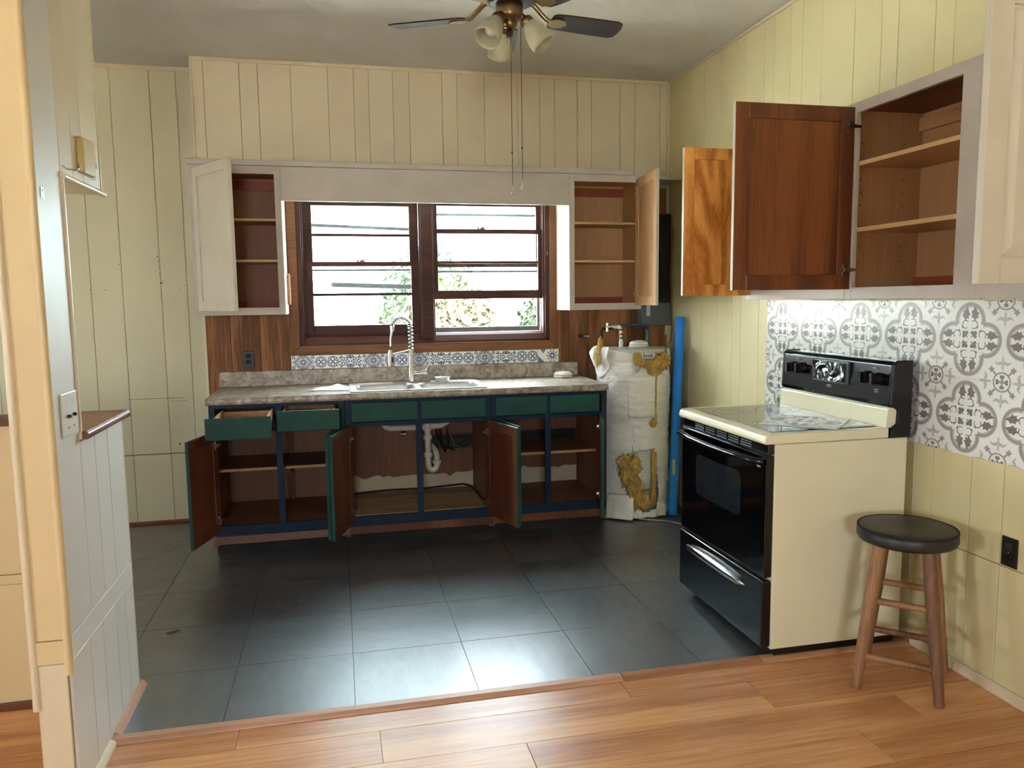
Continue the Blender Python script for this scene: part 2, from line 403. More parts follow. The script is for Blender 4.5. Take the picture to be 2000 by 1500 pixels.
# recessed left part of the back wall
wl = struct('wall_left', 'pale recessed plank wall left of the counter with nail holes', (-1.5, YL, 0))
part('wall_core', bx(XW0, X1+.06, YL+.010, YL+.12, 0, ZC), groove, wl)
lc = [XW0, -3.2, -2.8, -2.4, -2.1, -1.865, -1.648, -1.535, -1.349, -1.117, -.958, X1+.06]
planks(wl, 'x', YL, lc, .475, ZC, cream_left)
planks(wl, 'x', YL, lc, .006, .468, cream_left)
part('ceiling_strip', bx(XW0, X1, YL-.010, YL, ZC-.03, ZC), cream_trim, wl, bevel=.003)
part('baseboard_strip', MB().box(XW0, X1+.05, YL-.014, YL, 0, .022), rail_wood, wl, bevel=.004)
m = MB()
for (x, z, r) in [(-1.36, 1.72, .006), (-1.13, 1.77, .007), (-1.125, 1.74, .006), (-1.12, 1.70, .006), (-1.12, 1.66, .008), (-1.115, 1.60, .012), (-1.10, 1.61, .005), (-.975, 1.585, .006), (-.955, 1.585, .006), (-1.54, 1.56, .006), (-1.45, 1.56, .007), (-1.40, 1.56, .004), (-1.33, 1.52, .004), (-1.0, 1.555, .006), (-1.075, .70, .006), (-1.06, .535, .012), (-1.0, .74, .005), (-1.06, .84, .004)]:
    m.cyl((x, YL-.0008, z), (x, YL+.001, z), r*.55, n=8)
m.box(-1.36, -1.02, YL-.0006, YL+.001, .843, .8455); m.box(-1.10, -1.0, YL-.0006, YL+.001, .822, .824)
o = part('nail_mark', m, leaf_brown, wl); o['kind'] = 'stuff'

# right wall
wr = struct('wall_right', 'cream panelled right wall with patterned tile backsplash', (XR, 3, 0))
part('wall_core', bx(XR+.010, XR+.12, YREAR, YB+.1, 0, ZC), groove, wr)
rc = [YREAR, -2.6, -2.2, -1.8, -1.4, -1.0, -.6, -.2, .2, .6, .9, 1.2, 1.5, 1.8, 2.02, 2.25, 2.396, 2.588, 2.686, 2.893, 2.996, 3.176, 3.417, 3.577, 3.682, 3.835, 3.932, 4.131, 4.234, 4.42, 4.629, 4.80, YB]
planks(wr, 'y', XR, rc, .487, ZC, cream_right)
planks(wr, 'y', XR, rc, 0.0, .484, cream_right)
part('crown_strip', bx(XR-.010, XR, YREAR, YB, ZC-.02, ZC), cream_trim, wr, bevel=.003)
part('baseboard_strip', bx(XR-.014, XR, YREAR, 2.66, 0, .045), cream_trim, wr, bevel=.004)

# rear and outer walls of the living room, with unseen window openings sized to balance the daylight
def holed(axis, at, th, a0, a1, holes):
    """wall slab from a0..a1 with rectangular holes [(h0,h1,z0,z1)]"""
    m = MB(); cur = a0
    def b(p, q, z0, z1):
        if axis == 'x': m.box(p, q, at, at+th, z0, z1)
        else: m.box(at, at+th, p, q, z0, z1)
    for h0, h1, z0, z1 in sorted(holes):
        b(cur, h0, 0, ZC); b(h0, h1, 0, z0); b(h0, h1, z1, ZC); cur = h1
    b(cur, a1, 0, ZC); return m
wre = struct('wall_rear', 'cream wall behind the viewer with an unseen window opening sized for the daylight', (0, YREAR, 0))
part('wall_board', holed('x', YREAR-.1, .1, XW0-.1, XR+.1, [(-.9, -.1, 1.15, 1.9)]), cream, wre)
wou = struct('wall_outer', 'cream outer wall far left with a window and a small opening sized for the daylight', (XW0, 1, 0))
part('wall_board', holed('y', XW0-.1, .1, YREAR-.1, YL+.1, [(-.2, .55, 1.15, 1.9), (3.8, 4.2, .6, 1.15)]), cream, wou)

# ------------------------------------------------------------------ window
wn = struct('window_1', 'double window of dark red-brown wooden sashes with tan casing above the sink', (.6, YB, WZ0))
def wpart(name, mb, mt, bevel=.002): return part(name, mb, mt, wn, bevel)
CW = .058
m = MB(); m.prism([(WX0-CW, WZ0-CW), (WX1+CW, WZ0-CW), (WX1, WZ0), (WX0, WZ0)], 'y', YB-.016, YB); wpart('casing', m, casing_wood)
m = MB(); m.prism([(WX0-CW, WZ0-CW), (WX0, WZ0), (WX0, WZ1), (WX0-CW, WZ1+CW)], 'y', YB-.016, YB); wpart('casing', m, casing_wood)
m = MB(); m.prism([(WX1, WZ0), (WX1+CW, WZ0-CW), (WX1+CW, WZ1+CW), (WX1, WZ1)], 'y', YB-.016, YB); wpart('casing', m, casing_wood)
m = MB(); m.prism([(WX0, WZ1), (WX1, WZ1), (WX1+CW, WZ1+CW), (WX0-CW, WZ1+CW)], 'y', YB-.016, YB); wpart('casing', m, casing_wood)
Y0, Y1 = YB-.012, YB+.125
J = .03
wpart('jamb', bx(WX0, WX0+J, Y0+.006, Y1, WZ0, WZ1), sash_wood); wpart('jamb', bx(WX1-J, WX1, Y0+.006, Y1, WZ0, WZ1), sash_wood)
wpart('head_jamb', bx(WX0+J, WX1-J, Y0+.006, Y1, WZ1-J, WZ1), sash_wood)
m = MB(); m.prism([(Y0+.006, WZ0), (Y1, WZ0), (Y1, WZ0+.062), (YB+.04, WZ0+.066), (YB+.02, WZ0+.05), (Y0+.006, WZ0+.012)], 'x', WX0+J, WX1-J); wpart('sill', m, sash_wood)
MX0, MX1 = .553, .632
wpart('mullion', bx(MX0, MX1, Y0+.008, Y1, WZ0+.03, WZ1-J), sash_wood)
def stops(x0, x1):
    wpart('stop_bead', bx(x0, x0+.010, YB+.010, YB+.034, WZ0+.05, WZ1-J), sash_wood, .001)
    wpart('stop_bead', bx(x1-.010, x1, YB+.010, YB+.034, WZ0+.05, WZ1-J), sash_wood, .001)
    wpart('track', bx(x0, x0+.008, YB+.066, YB+.070, 1.7, WZ1-J), alu, 0); wpart('track', bx(x1-.008, x1, YB+.066, YB+.070, 1.7, WZ1-J), alu, 0)
def sash(x0, x1, z0, z1, yf, st, bot, top, mz):
    """a wooden sash with a horizontal muntin; panes are children"""
    m = MB(); yb2 = yf+.032
    m.box(x0, x0+st, yf, yb2, z0, z1); m.box(x1-st, x1, yf, yb2, z0, z1)
    m.box(x0+st, x1-st, yf, yb2, z0, z0+bot); m.box(x0+st, x1-st, yf, yb2, z1-top, z1)
    o = wpart('sash', m, sash_wood)
    zs = [z0+bot]+([mz] if mz else [])+[z1-top]
    if mz: q = part('muntin', bx(x0+st, x1-st, yf+.004, yb2-.004, mz-.009, mz+.009), sash_wood, o, .002)
    for a, b_ in zip(zs, zs[1:]):
        q = part('pane', bx(x0+st-.004, x1-st+.004, yf+.014, yf+.017, a, b_), pane_mat, o)
    return o
sx = .004
SL0, SL1 = WX0+J+.002, MX0-.002
SR0, SR1 = MX1+.002, WX1-J-.002
sash(SL0, SL1, 1.246, 1.726, YB+.034, .062, .064, .030, 1.512)
sash(SL0+.006, SL1-.006, 1.70, WZ1-J-.004, YB+.070, .060, .028, .085, 1.902)
sash(SR0, SR1, 1.474, 1.944, YB+.034, .036, .058, .030, 1.722)
sash(SR0+.006, SR1-.006, 1.690, WZ1-J-.004, YB+.070, .034, .030, .075, None)
stops(WX0+J, MX0); stops(MX1, WX1-J)
def latch(x, z):
    m = MB(); m.cyl((x, YB+.05, z), (x, YB+.05, z+.012), .020, .014, 12); m.box(x-.008, x+.045, YB+.042, YB+.054, z+.010, z+.018); m.box(x-.035, x-.02, YB+.044, YB+.054, z, z+.016)
    wpart('sash_lock', m, brass, .002)
latch(.17, 1.726); latch(.98, 1.944)
m = MB(); m.tube([(WX1-.015, YB-.004, 1.80), (WX1-.015, YB-.022, 1.79), (WX1-.015, YB-.022, 1.775), (WX1-.015, YB-.004, 1.77)], .003, 6); wpart('hook', m, brass, 0)
# aluminium storm windows outside the sashes
def storm(x0, x1, tilt, zr):
    yf = Y1+.004; m = MB()
    m.box(x0, x0+.022, yf, yf+.018, 1.245, 2.19); m.box(x1-.022, x1, yf, yf+.018, 1.245, 2.19)
    m.box(x0+.022, x1-.022, yf, yf+.018, 1.245, 1.280); m.box(x0+.022, x1-.022, yf, yf+.018, 2.155, 2.19)
    o = wpart('storm_frame', m, alu, .002)
    for z, h, tl in zr:
        m = MB(); m.prism([(x0+.02, z+tl), (x1-.02, z-tl), (x1-.02, z-tl+h), (x0+.02, z+tl+h)], 'y', yf+.002, yf+.016); part('storm_rail', m, alu, o, .002)
    part('storm_pane', bx(x0+.02, x1-.02, yf+.008, yf+.010, 1.5, 2.16), pane_mat, o)
    m = MB(); m.box(x0+.05, x0+.09, yf-.006, yf, 1.272, 1.28); m.box(x1-.09, x1-.05, yf-.006, yf, 1.272, 1.28); part('storm_latch', m, alu, o)
storm(SL0+.02, SL1-.02, 0, [(1.948, .022, .012), (1.556, .032, .012), (1.668, .014, 0)])
storm(SR0+.0, SR1-.0, 0, [(1.655, .016, 0), (1.70, .012, 0), (2.04, .018, 0)])

# ------------------------------------------------------------------ patterned tiles
def disc(m, cx, cy, r, z, mt, n=20, sx=1, sy=1): m.poly([(cx+r*sx*math.cos(2*PI*k/n), cy+r*sy*math.sin(2*PI*k/n), z) for k in range(n)], mt)
def arc(m, cx, cy, r, w, a0, a1, z, mt, n=18):
    i = len(m.v)
    for k in range(n+1):
        t = a0+(a1-a0)*k/n
        m.v.append((cx+(r-w/2)*math.cos(t), cy+(r-w/2)*math.sin(t), z)); m.v.append((cx+(r+w/2)*math.cos(t), cy+(r+w/2)*math.sin(t), z))
    for k in range(n): m.face([i+2*k, i+2*k+1, i+2*k+3, i+2*k+2], mt)
def rotp(pts, ang, cx=0, cy=0, s=1):
    c, d = math.cos(ang)*s, math.sin(ang)*s
    return [(cx+x*c-y*d, cy+x*d+y*c) for x, y in pts]
LEAF = [(0, -.055), (.012, -.03), (.034, -.034), (.028, -.010), (.046, .004), (.028, .018), (.018, .040), (.004, .075), (-.008, .042), (-.030, .026), (-.024, .004), (-.036, -.016), (-.016, -.026)]
ARROW = [(0, 0), (.010, 0), (.010, .05), (.030, .048), (.020, .075), (.026, .100), (.006, .088), (0, .105), (-.006, .088), (-.026, .100), (-.020, .075), (-.030, .048), (-.010, .05), (-.010, 0)]
FLEUR = [(0, .0), (.010, .03), (.012, .07), (.05, .055), (.085, .075), (.095, .105), (.06, .085), (.03, .10), (.012, .10), (.010, .14), (0, .165), (-.010, .14), (-.012, .10), (-.03, .10), (-.06, .085), (-.095, .105), (-.085, .075), (-.05, .055), (-.012, .07), (-.010, .03)]
def clipx(pts, lo=-.497, hi=.497):
    return [(max(lo, min(hi, x)), max(lo, min(hi, y))) for x, y in pts]
def quatrefoil_tile():
    m = MB(); m.box(-.499, .499, -.499, .499, -.012, 0, 0)
    lv = [.0010]
    def Z(): lv[0] += .00002; return lv[0]
    def P(pts, mt):
        z = Z(); m.poly([(x, y, z) for x, y in clipx(pts)], mt)
    def A(cx, cy, r, w, a0, a1, mt, n=12): arc(m, cx, cy, r, w, a0, a1, Z(), mt, n)
    def D(cx, cy, r, mt, n=12, sx=1, sy=1): disc(m, cx, cy, r, Z(), mt, n, sx, sy)
    d, r = .245, .200
    tt = (2*d+math.sqrt(4*d*d-8*(d*d-r*r)))/4
    b = math.atan2(tt, tt-d)
    for q in range(4):
        a = q*PI/2; cx, cy = d*math.cos(a), d*math.sin(a)
        A(cx, cy, r-.026, .020, a-b*1.02, a+b*1.02, 3, 26)
        A(cx, cy, r+.022, .014, a-b*.95, a+b*.95, 3, 26)
    for q in range(4):
        a = q*PI/2; cx, cy = d*math.cos(a), d*math.sin(a)
        A(cx, cy, r, .034, a-b, a+b, 2, 26)
        for sgn in (-1, 1):
            # large leaf in the lobe
            px, py = rotp([(.318, sgn*.066)], a)[0]
            P(rotp(LEAF, a-PI/2-sgn*.12, px, py, 1.55), 1)
            # stem curling from the leaf to the centre line
            sxp, syp = rotp([(.190, sgn*.062)], a)[0]
            A(sxp, syp, .050, .013, a-sgn*.25*PI, a+sgn*.62*PI, 1, 10)
            A(sxp, syp, .050, .011, a+sgn*.62*PI, a+sgn*1.2*PI, 1, 8)
            kx, ky = rotp([(.155, sgn*.112)], a)[0]
            P(rotp([(-.028, 0), (0, -.010), (.028, 0), (0, .010)], a+sgn*.8, kx, ky), 1)
        e = a+PI/4
        P(rotp([(.040, -.007), (.100, -.010), (.100, .010), (.040, .007)], e), 1)
        for (u, v_) in ((.090, .030), (.090, -.030), (.122, 0)):
            px, py = rotp([(u, v_)], e)[0]; D(px, py, .025, 1, 12)
        # corner ornament: quarter of ring and cross
        kx, ky = .497*math.copysign(1, math.cos(e)), .497*math.copysign(1, math.sin(e))
        A(kx, ky, .112, .020, e+PI-PI/4, e+PI+PI/4, 2, 12)
        for s2 in (-1, 1):
            an = e+PI+s2*PI/4
            P([(kx+x, ky+y) for x, y in rotp([(0, 0), (.040, 0), (.040, -s2*.008), (0, -s2*.008)], an)], 1)
            P([(kx+x, ky+y) for x, y in rotp([(.036, 0), (.080, 0), (.084, -s2*.012), (.076, -s2*.026), (.056, -s2*.028), (.040, -s2*.014)], an)], 1)
        P(rotp(ARROW, e+PI/2, kx+.122*math.cos(e+PI), ky+.122*math.sin(e+PI), 1.25), 2)
        for s2 in (-1, 1):
            dirv = e+PI+s2*PI/4
            half = [(x, y) for x, y in FLEUR if x*s2 >= -1e-6]
            if s2 < 0: half = [FLEUR[0]]+half[1:] if half[0] == FLEUR[0] else half
            P(rotp(half, dirv-PI/2, kx+.135*math.cos(dirv), ky+.135*math.sin(dirv), 1.15), 3)
    return m
TS = .3115; TV = .2935
qm = quatrefoil_tile()
qm.v = [(x*TS, y*TV, zz*.28) for x, y, zz in qm.v]
qmesh = qm.mesh('patterned_tile', [tile_white, print_dark, print_mid, print_light], recalc=False)
MR = Matrix(((0, 0, -1), (-1, 0, 0), (0, 1, 0)))       # local x -> -Y, local y -> +Z, local z -> -X
for i in range(7):
    for j in range(2):
        o = link('patterned_tile', qmesh, wr, (-.0045, 3.836-(i+.5)*TS-3, 1.443-(j+.5)*TV))
        o.rotation_euler = MR.to_euler()

def blue_tile(kind):
    m = MB(); w, h = .1545, .088
    m.box(-w/2+.0005, w/2-.0005, -h/2, h/2, -.004, 0, 0); z = .0006
    def P(pts, mt=1): m.poly([(max(-w/2, min(w/2, x)), max(-h/2, min(h/2, y)), z) for x, y in pts], mt)
    def ring(cx, cy, r, wd, mt=1, n=14):
        pts = [(cx+r*math.cos(2*PI*k/n), cy+r*math.sin(2*PI*k/n)) for k in range(n)]
        for k in range(n):
            (ax, ay), (bx_, by) = pts[k], pts[(k+1) % n]
            if max(abs(ay), abs(by)) > h/2 or max(abs(ax), abs(bx_)) > w/2: continue
            f = (r-wd)/r
            P([(ax, ay), (bx_, by), (cx+(bx_-cx)*f, cy+(by-cy)*f), (cx+(ax-cx)*f, cy+(ay-cy)*f)], mt)
    if kind == 0:      # flowers
        for cx in (-w/4, w/4):
            for q in range(4):
                a = q*PI/2; ring(cx+.017*math.cos(a), .017*math.sin(a), .0150, .0055)
            ring(cx, 0, .038, .005, 2, 20)
            for q in range(4):
                a = q*PI/2+PI/4; px, py = cx+.034*math.cos(a), .034*math.sin(a)
                P(rotp([(-.006, 0), (0, -.009), (.006, 0), (0, .009)], a, px, py))
    elif kind == 1:    # rosettes of small leaves
        for cx in (-w/4, w/4):
            for q in range(12):
                a = q*PI/6; rr = .020 if q % 2 else .029
                px, py = cx+rr*math.cos(a), rr*math.sin(a)
                P(rotp([(-.009, 0), (0, -.0055), (.009, 0), (0, .0055)], a+.3, px, py))
            ring(cx, 0, .011, .005, 2)
            for q in range(4):
                a = q*PI/2+PI/4; ring(cx+.046*math.cos(a), .046*math.sin(a), .014, .007)
    elif kind == 2:    # nested diagonal bands
        for s in (-1, 1):
            for k, wd in ((.024, .006), (.037, .005), (.049, .010), (.066, .006)):
                P([(s*k, 0), (s*(k+wd), 0), (s*(k+wd)-s*.044, h/2), (s*k-s*.044, h/2)]); P([(s*k, 0), (s*(k+wd), 0), (s*(k+wd)-s*.044, -h/2), (s*k-s*.044, -h/2)])
        for q in range(8):
            a = q*PI/4; P(rotp([(.004, 0), (.012, -.005), (.021, 0), (.012, .005)], a))
        for s in (-1, 1):
            for t2 in (-1, 1): ring(s*.062, t2*.032, .011, .006)
    else:              # dense star over triangles
        for q in range(10):
            a = q*PI/5; P(rotp([(.006, -.004), (.030, -.001), (.036, .004), (.012, .005)], a, .03, 0)); ring(.03+.038*math.cos(a), .038*math.sin(a), .006, .003)
        P([(-w/2, -h/2), (-w/2+.05, -h/2), (-w/2, 0)], 2); P([(-w/2+.02, h/2), (-w/2+.06, h/2), (-w/2+.04, .015)], 2)
    return m.mesh('blue_tile', [tile_white, print_blue, print_paleblue], recalc=False)
bms = [blue_tile(k) for k in range(4)]
seq = [2, 0, 1, 2, 0, 2, 1, 0, 2, 1, 0, 3]
MBK = Matrix(((1, 0, 0), (0, 0, -1), (0, 1, 0)))       # local x -> X, local y -> Z, local z -> -Y
x = -.306
for i, k in enumerate(seq):
    w = .1505
    o = link('blue_tile', bms[k], wb, (x+w/2-.7, -.0045, 1.0745))
    o.rotation_euler = MBK.to_euler(); o.scale = (w/.1545, 1, 1); x += w

# ------------------------------------------------------------------ partition wall at left (post, half wall with ledge, header)
XP, XQ = -.792, -.885
wp = struct('wall_partition', 'white panelled half wall and post at left with a pass-through opening', (XP, 2.7, 0))
part('wall_core', MB().box(XQ+.006, XP-.010, 2.366, 2.575, 0, ZC).box(XQ+.006, XP-.010, 2.575, 3.04, 0, 1.045), groove, wp)
def face_planks(cuts, z0, z1, mt=whitewash):
    for a, b_ in zip(cuts, cuts[1:]):
        part('plank', bx(XP-.010, XP, a+.0015, b_-.0015, z0, z1), mt, wp, bevel=.0015, seg=1)
        part('plank', bx(XQ-.004, XQ+.006, a+.0015, b_-.0015, z0, z1), tan_paint, wp, bevel=.0015, seg=1)
face_planks([2.366, 2.578], .508, ZC)
face_planks([2.578, 2.72, 2.86, 3.045], .508, 1.045)
face_planks([2.366, 2.54, 2.67, 2.82, 2.94, 3.045], .0, .430)
part('rail_board', bx(XP-.010, XP+.002, 2.366, 3.045, .432, .504), whitewash, wp, bevel=.003)
part('rail_board', bx(XQ-.006, XQ+.006, 2.366, 3.045, .432, .504), tan_paint, wp, bevel=.003)
part('front_board', bx(XQ+.004, XP-.010, 2.356, 2.366, .505, ZC), tan_paint, wp, bevel=.002)
part('front_board', bx(XQ+.004, XP-.010, 2.354, 2.366, 0, .432), cream_trim, wp, bevel=.002)
part('front_rail', bx(XQ-.004, XP-.006, 2.352, 2.366, .434, .503), tan_paint, wp, bevel=.002)
m = MB(); m.tube([(XP-.004, 2.357, .40), (XP-.004, 2.357, ZC)], .0115, 12); part('corner_bead', m, tan_paint, wp)
m = MB(); m.tube([(XQ-.002, 2.357, .30), (XQ-.002, 2.357, ZC)], .0115, 12); part('corner_bead', m, cream_trim, wp)
part('end_board', bx(XQ, XP, 3.045, 3.058, 0, 1.045), cream_trim, wp, bevel=.002)
m = MB(); m.prism([(XQ-.02, 1.050), (XP+.022, 1.050), (XP+.026, 1.058), (XP+.026, 1.068), (XP+.018, 1.076), (XQ-.02, 1.076)], 'y', 2.578, 3.075); part('ledge', m, rail_wood, wp, .002)
part('jamb_strip', bx(XQ-.004, XP+.008, 2.576, 2.586, 1.05, 1.842), cream_trim, wp, bevel=.002)
# header over the pass-through
part('header_core', bx(XQ+.006, XP-.010, 2.575, 2.985, 1.86, ZC), groove, wp)
for a, b_ in ((2.578, 2.70), (2.70, 2.80), (2.80, 2.985)):
    part('plank', bx(XP-.010, XP, a+.0015, b_-.0015, 1.86, ZC), cream, wp, bevel=.0015, seg=1)
    part('plank', bx(XQ-.004, XQ+.006, a+.0015, b_-.0015, 1.86, ZC), cream, wp, bevel=.0015, seg=1)
part('header_sill', bx(XQ-.012, XP+.006, 2.578, 2.99, 1.846, 1.860), cream_trim, wp, bevel=.002)
m = MB(); m.tube([(XP+.006, 2.580, 1.848), (XP+.006, 3.0, 1.848)], .010, 10); part('header_bead', m, cream_trim, wp)
part('end_board', bx(XQ-.004, XP+.003, 2.985, 2.996, 1.86, ZC), cream_trim, wp, bevel=.002)
m = MB()
m.prism([(XP, 0), (XP+.022, 0), (XP+.020, .008), (XP+.012, .018), (XP, .022)], 'y', 2.70, 3.075); part('baseboard_strip', m, pink_wood, wp)
m = MB()
m.prism([(XP, 0), (XP+.020, 0), (XP+.018, .008), (XP+.011, .016), (XP, .020)], 'y', 2.366, 2.66); part('baseboard_strip', m, cream_trim, wp)
# half wall running left from the partition
wh = struct('wall_half', 'tan half wall with brown sill behind the post at far left', (-1.6, 3.0, 0))
part('wall_core', bx(XW0, XQ-.006, 3.006, 3.07, 0, 1.045), groove, wh)
part('board', bx(XW0, XQ-.006, 2.996, 3.006, .506, 1.045), tan_paint, wh, .002); part('board', bx(XW0, XQ-.006, 2.996, 3.006, 0, .468), tan_paint, wh, .002)
part('rail_board', bx(XW0, XQ-.006, 2.993, 3.006, .470, .504), tan_paint, wh, .002)
part('sill', bx(XW0, XQ-.01, 2.970, 3.09, 1.046, 1.074), rail_wood, wh, .004)
part('baseboard_strip', bx(XW0, XQ-.006, 2.982, 2.996, 0, .03), rail_wood, wh, .004)

# things on the partition
sw = thing('light_switch', 'white double light switch plate with two black toggles on the post', 'switch', (XP, 2.5, 1.07))
part('plate', bx(XP, XP+.006, 2.425, 2.562, 1.078, 1.208), white_plastic, sw, .004)
for y in (2.470, 2.518): part('toggle', MB().box(XP+.006, XP+.016, y-.004, y+.004, 1.134, 1.144), black_plastic, sw, .002)
for y in (2.470, 2.518):
    for z_ in (1.18, 1.105): m = MB(); m.cyl((XP+.005, y, z_), (XP+.0072, y, z_), .0035, n=8); part('screw', m, chrome, sw)
tb = thing('wall_box', 'yellowed plastic wall box with open cover on the header at left', 'wall box', (XP, 2.83, 1.93))
m = MB(); m.prism([(2.745, 1.885), (2.865, 1.885), (2.865, 1.995), (2.845, 2.0), (2.745, 1.993)], 'x', XP, XP+.022); part('body', m, yellowed, tb, .004)
part('back_plate', bx(XP, XP+.006, 2.865, 2.915, 1.885, 1.95), white_plastic, tb, .002)
m = MB(); m.prism([(2.865, 1.985), (2.90, 1.975), (2.912, 1.955), (2.912, 1.935), (2.865, 1.935)], 'x', XP, XP+.012); part('cover', m, yellowed, tb, .002)
m = MB(); m.cyl((XP+.006, 2.892, 1.928), (XP+.016, 2.892, 1.928), .010, n=12); part('dial', m, brass, tb)
m = MB(); m.tube([(XP+.001, 2.60, 1.868+.012), (XP+.012, 2.60, 1.872), (XP+.030, 2.612, 1.87), (XP+.038, 2.63, 1.878), (XP+.034, 2.645, 1.892)], .0025, 8)
solo('cup_hook', m, chrome, 'small metal screw hook beside the pass-through opening', 'hook', (XP, 2.60, 1.87))
m = MB()
for a in (bx(0, .006, 0, .030, 0, .001),): pass
for pts in ([(0, 0), (.006, 0), (.006, .032), (0, .032)], [(.006, .026), (.020, .024), (.020, .030), (.006, .032)], [(.016, .018), (.022, .018), (.022, .028), (.016, .026)], [(.006, .014), (.018, .016), (.018, .021), (.006, .019)], [(.008, .014), (.014, .014), (.022, 0), (.016, 0)]):
    m.prism([(2.405+u, 1.760+v_) for u, v_ in pts], 'x', XP, XP+.002)
solo('metal_letter', m, chrome, 'small metal letter stuck on the white post', 'letter', (XP, 2.415, 1.76))

# ------------------------------------------------------------------ doors
def cab_door(parent, hinge, dirv, w, z0, z1, inner, m_out, m_in, raised=False, hinges=True, t=.019, fr=.055, label=None):
    """inner = +1/-1: which local y side is the inside. Local x runs from hinge to free edge."""
    org = ROOTLOC[parent.name]; h = z1-z0; mb = MB(); s = inner
    # inside skin y in [t/2, t]*s ; outside skin [0, t/2]*s
    def lay(x0, x1, a0, a1, ya, yb2, fi, fo):
        lo, hi = sorted((ya*s, yb2*s)); fm = {('+y' if s > 0 else '-y'): fi, ('-y' if s > 0 else '+y'): fo}
        if not raised and ed: fm[ed] = 1
        mb.box(x0, x1, lo, hi, a0, a1, 0, fm)
    for (x0, x1, a0, a1, ed) in ((0, fr, 0, h, '+x'), (w-fr, w, 0, h, '-x'), (fr, w-fr, 0, fr, '+z'), (fr, w-fr, h-fr, h, '-z')):
        lay(x0, x1, a0, a1, 0, t, 1, 0)
    me = mb.mesh('door', [m_out, m_in])
    o = link('door', me, parent, Vector((hinge[0], hinge[1], z0))-Vector(org), math.atan2(dirv[1], dirv[0]), bevel=.002)
    ROOTLOC[o.name] = (0, 0, 0)
    if label: o['label'] = label
    pm = MB(); lo, hi = sorted((.007*s, .013*s))
    pm.box(fr-.004, w-fr+.004, lo, hi, fr-.004, h-fr+.004, 0, {('+y' if s > 0 else '-y'): 1})
    if raised:
        pm.frustum(fr+.006, w-fr-.006, fr+.006, h-fr-.006, .007*s, -.001*s, .022, 0)
    link('door_panel', pm.mesh('door_panel', [m_out, m_in]), o)
    if hinges:
        for zz in (.075, h-.075):
            hm = MB(); lo, hi = sorted((t*s, (t+.016)*s)); hm.box(.004, .036, lo, hi, zz-.008, zz+.008); hm.box(-.022, .006, *sorted(((t+.002)*s, (t+.012)*s)), zz-.006, zz+.006)
            hm.box(.028, .034, *sorted((t*s, (t+.003)*s)), zz-.024, zz+.024)
            link('hinge', hm.mesh('hinge', chrome), o, bevel=.001)
    return o
def cosd(a): return math.cos(R(a))
def sind(a): return math.sin(R(a))

# ------------------------------------------------------------------ base cabinets
YF, YCB = 4.575, YB-.004
ZT = .888
def base_cab(x0, x1, mid, label, shelf, false_fronts, lside, rside, opens):
    t = thing('base_cabinet', label, 'cabinet', ((x0+x1)/2, 4.87, 0), 'base cabinets under the counter')
    part('side_panel', bx(x0, x0+.016, YF+.018, YCB, .06, ZT, 0, {'-x': 1}), [base_inner, lside], t); part('side_panel', bx(x1-.016, x1, YF+.018, YCB, .06, ZT, 0, {'+x': 1}), [base_inner, rside], t)
    part('bottom_panel', bx(x0+.016, x1-.016, YF+.018, YCB-.008, .165, .180), base_inner, t)
    part('back_panel', bx(x0+.016, x1-.016, YCB-.008, YCB, .10, ZT), base_inner, t)
    part('toe_kick', bx(x0, x1, YF+.075, YF+.09, 0, .125), toe_black, t)
    m = MB(); a, b_ = YF, YF+.018
    m.box(x0, x0+.034, a, b_, .125, ZT); m.box(x1-.034, x1, a, b_, .125, ZT); m.box(mid-.018, mid+.018, a, b_, .180, .87)
    for z0, z1 in ((.125, .182), (.728, .752), (.868, ZT)):
        m.box(x0+.034, x1-.034, a+.0005, b_, z0, z1)
    part('face_frame', m, navy, t, .0015)
    if shelf:
        part('shelf', bx(x0+.017, x1-.017, YF+.16, YCB-.01, .468, .484, 0, {'-y': 1}), [base_inner, maple], t)
    return t
cabA = base_cab(-.735, .018, -.357, 'navy and green base cabinet at left end with two pulled-out drawers', True, False, navy, base_inner, 1)
cabB = base_cab(.020, .893, .453, 'navy and green sink base cabinet with white drain pipes inside', False, True, base_inner, base_inner, 1)
cabC = base_cab(.895, 1.642, 1.256, 'navy and green base cabinet at right end beside the water heater', True, True, base_inner, navy, 1)
def drawer_front(t, x0, x1, y=YF): return part('drawer_front', bx(x0, x1, y-.018, y-.0005, .757, .872), green, t, .004)
drawer_front(cabB, .053, .446); drawer_front(cabB, .467, .862)
drawer_front(cabC, .924, 1.243); drawer_front(cabC, 1.266, 1.588)
def pulled(t, x0, x1, y):
    f = part('drawer', bx(x0, x1, y, y+.018, .757, .872), green, t, .004)
    m = MB(); a, b_ = x0+.022, x1-.022; yb2 = y+.46
    m.box(a, a+.012, y+.018, yb2, .768, .855); m.box(b_-.012, b_, y+.018, yb2, .768, .855); m.box(a+.012, b_-.012, yb2-.012, yb2, .768, .845); m.box(a+.012, b_-.012, y+.0185, y+.024, .768, .862)
    part('drawer_box', m, maple, f, .001); part('drawer_bottom', bx(a+.012, b_-.012, y+.024, yb2-.012, .772, .778), base_inner, f)
    part('slide', bx(a-.008, a, y+.03, YF+.35, .795, .812), black_plastic, f); part('slide', bx(b_, b_+.008, y+.03, YF+.35, .795, .812), black_plastic, f)
pulled(cabA, -.690, -.362, 4.155); pulled(cabA, -.347, -.012, 4.335)
DZ0, DZ1 = .158, .742
YH = YF-.002
cab_door(cabA, (-.712, YH), (-sind(16), -cosd(16)), .345, DZ0, DZ1, 1, green, oak_base)
cab_door(cabA, (-.004, YH), (-sind(12), -cosd(12)), .345, DZ0, DZ1, -1, green, oak_base)
cab_door(cabB, (.040, YH), (-sind(17), -cosd(17)), .385, DZ0, DZ1, 1, green, oak_base)
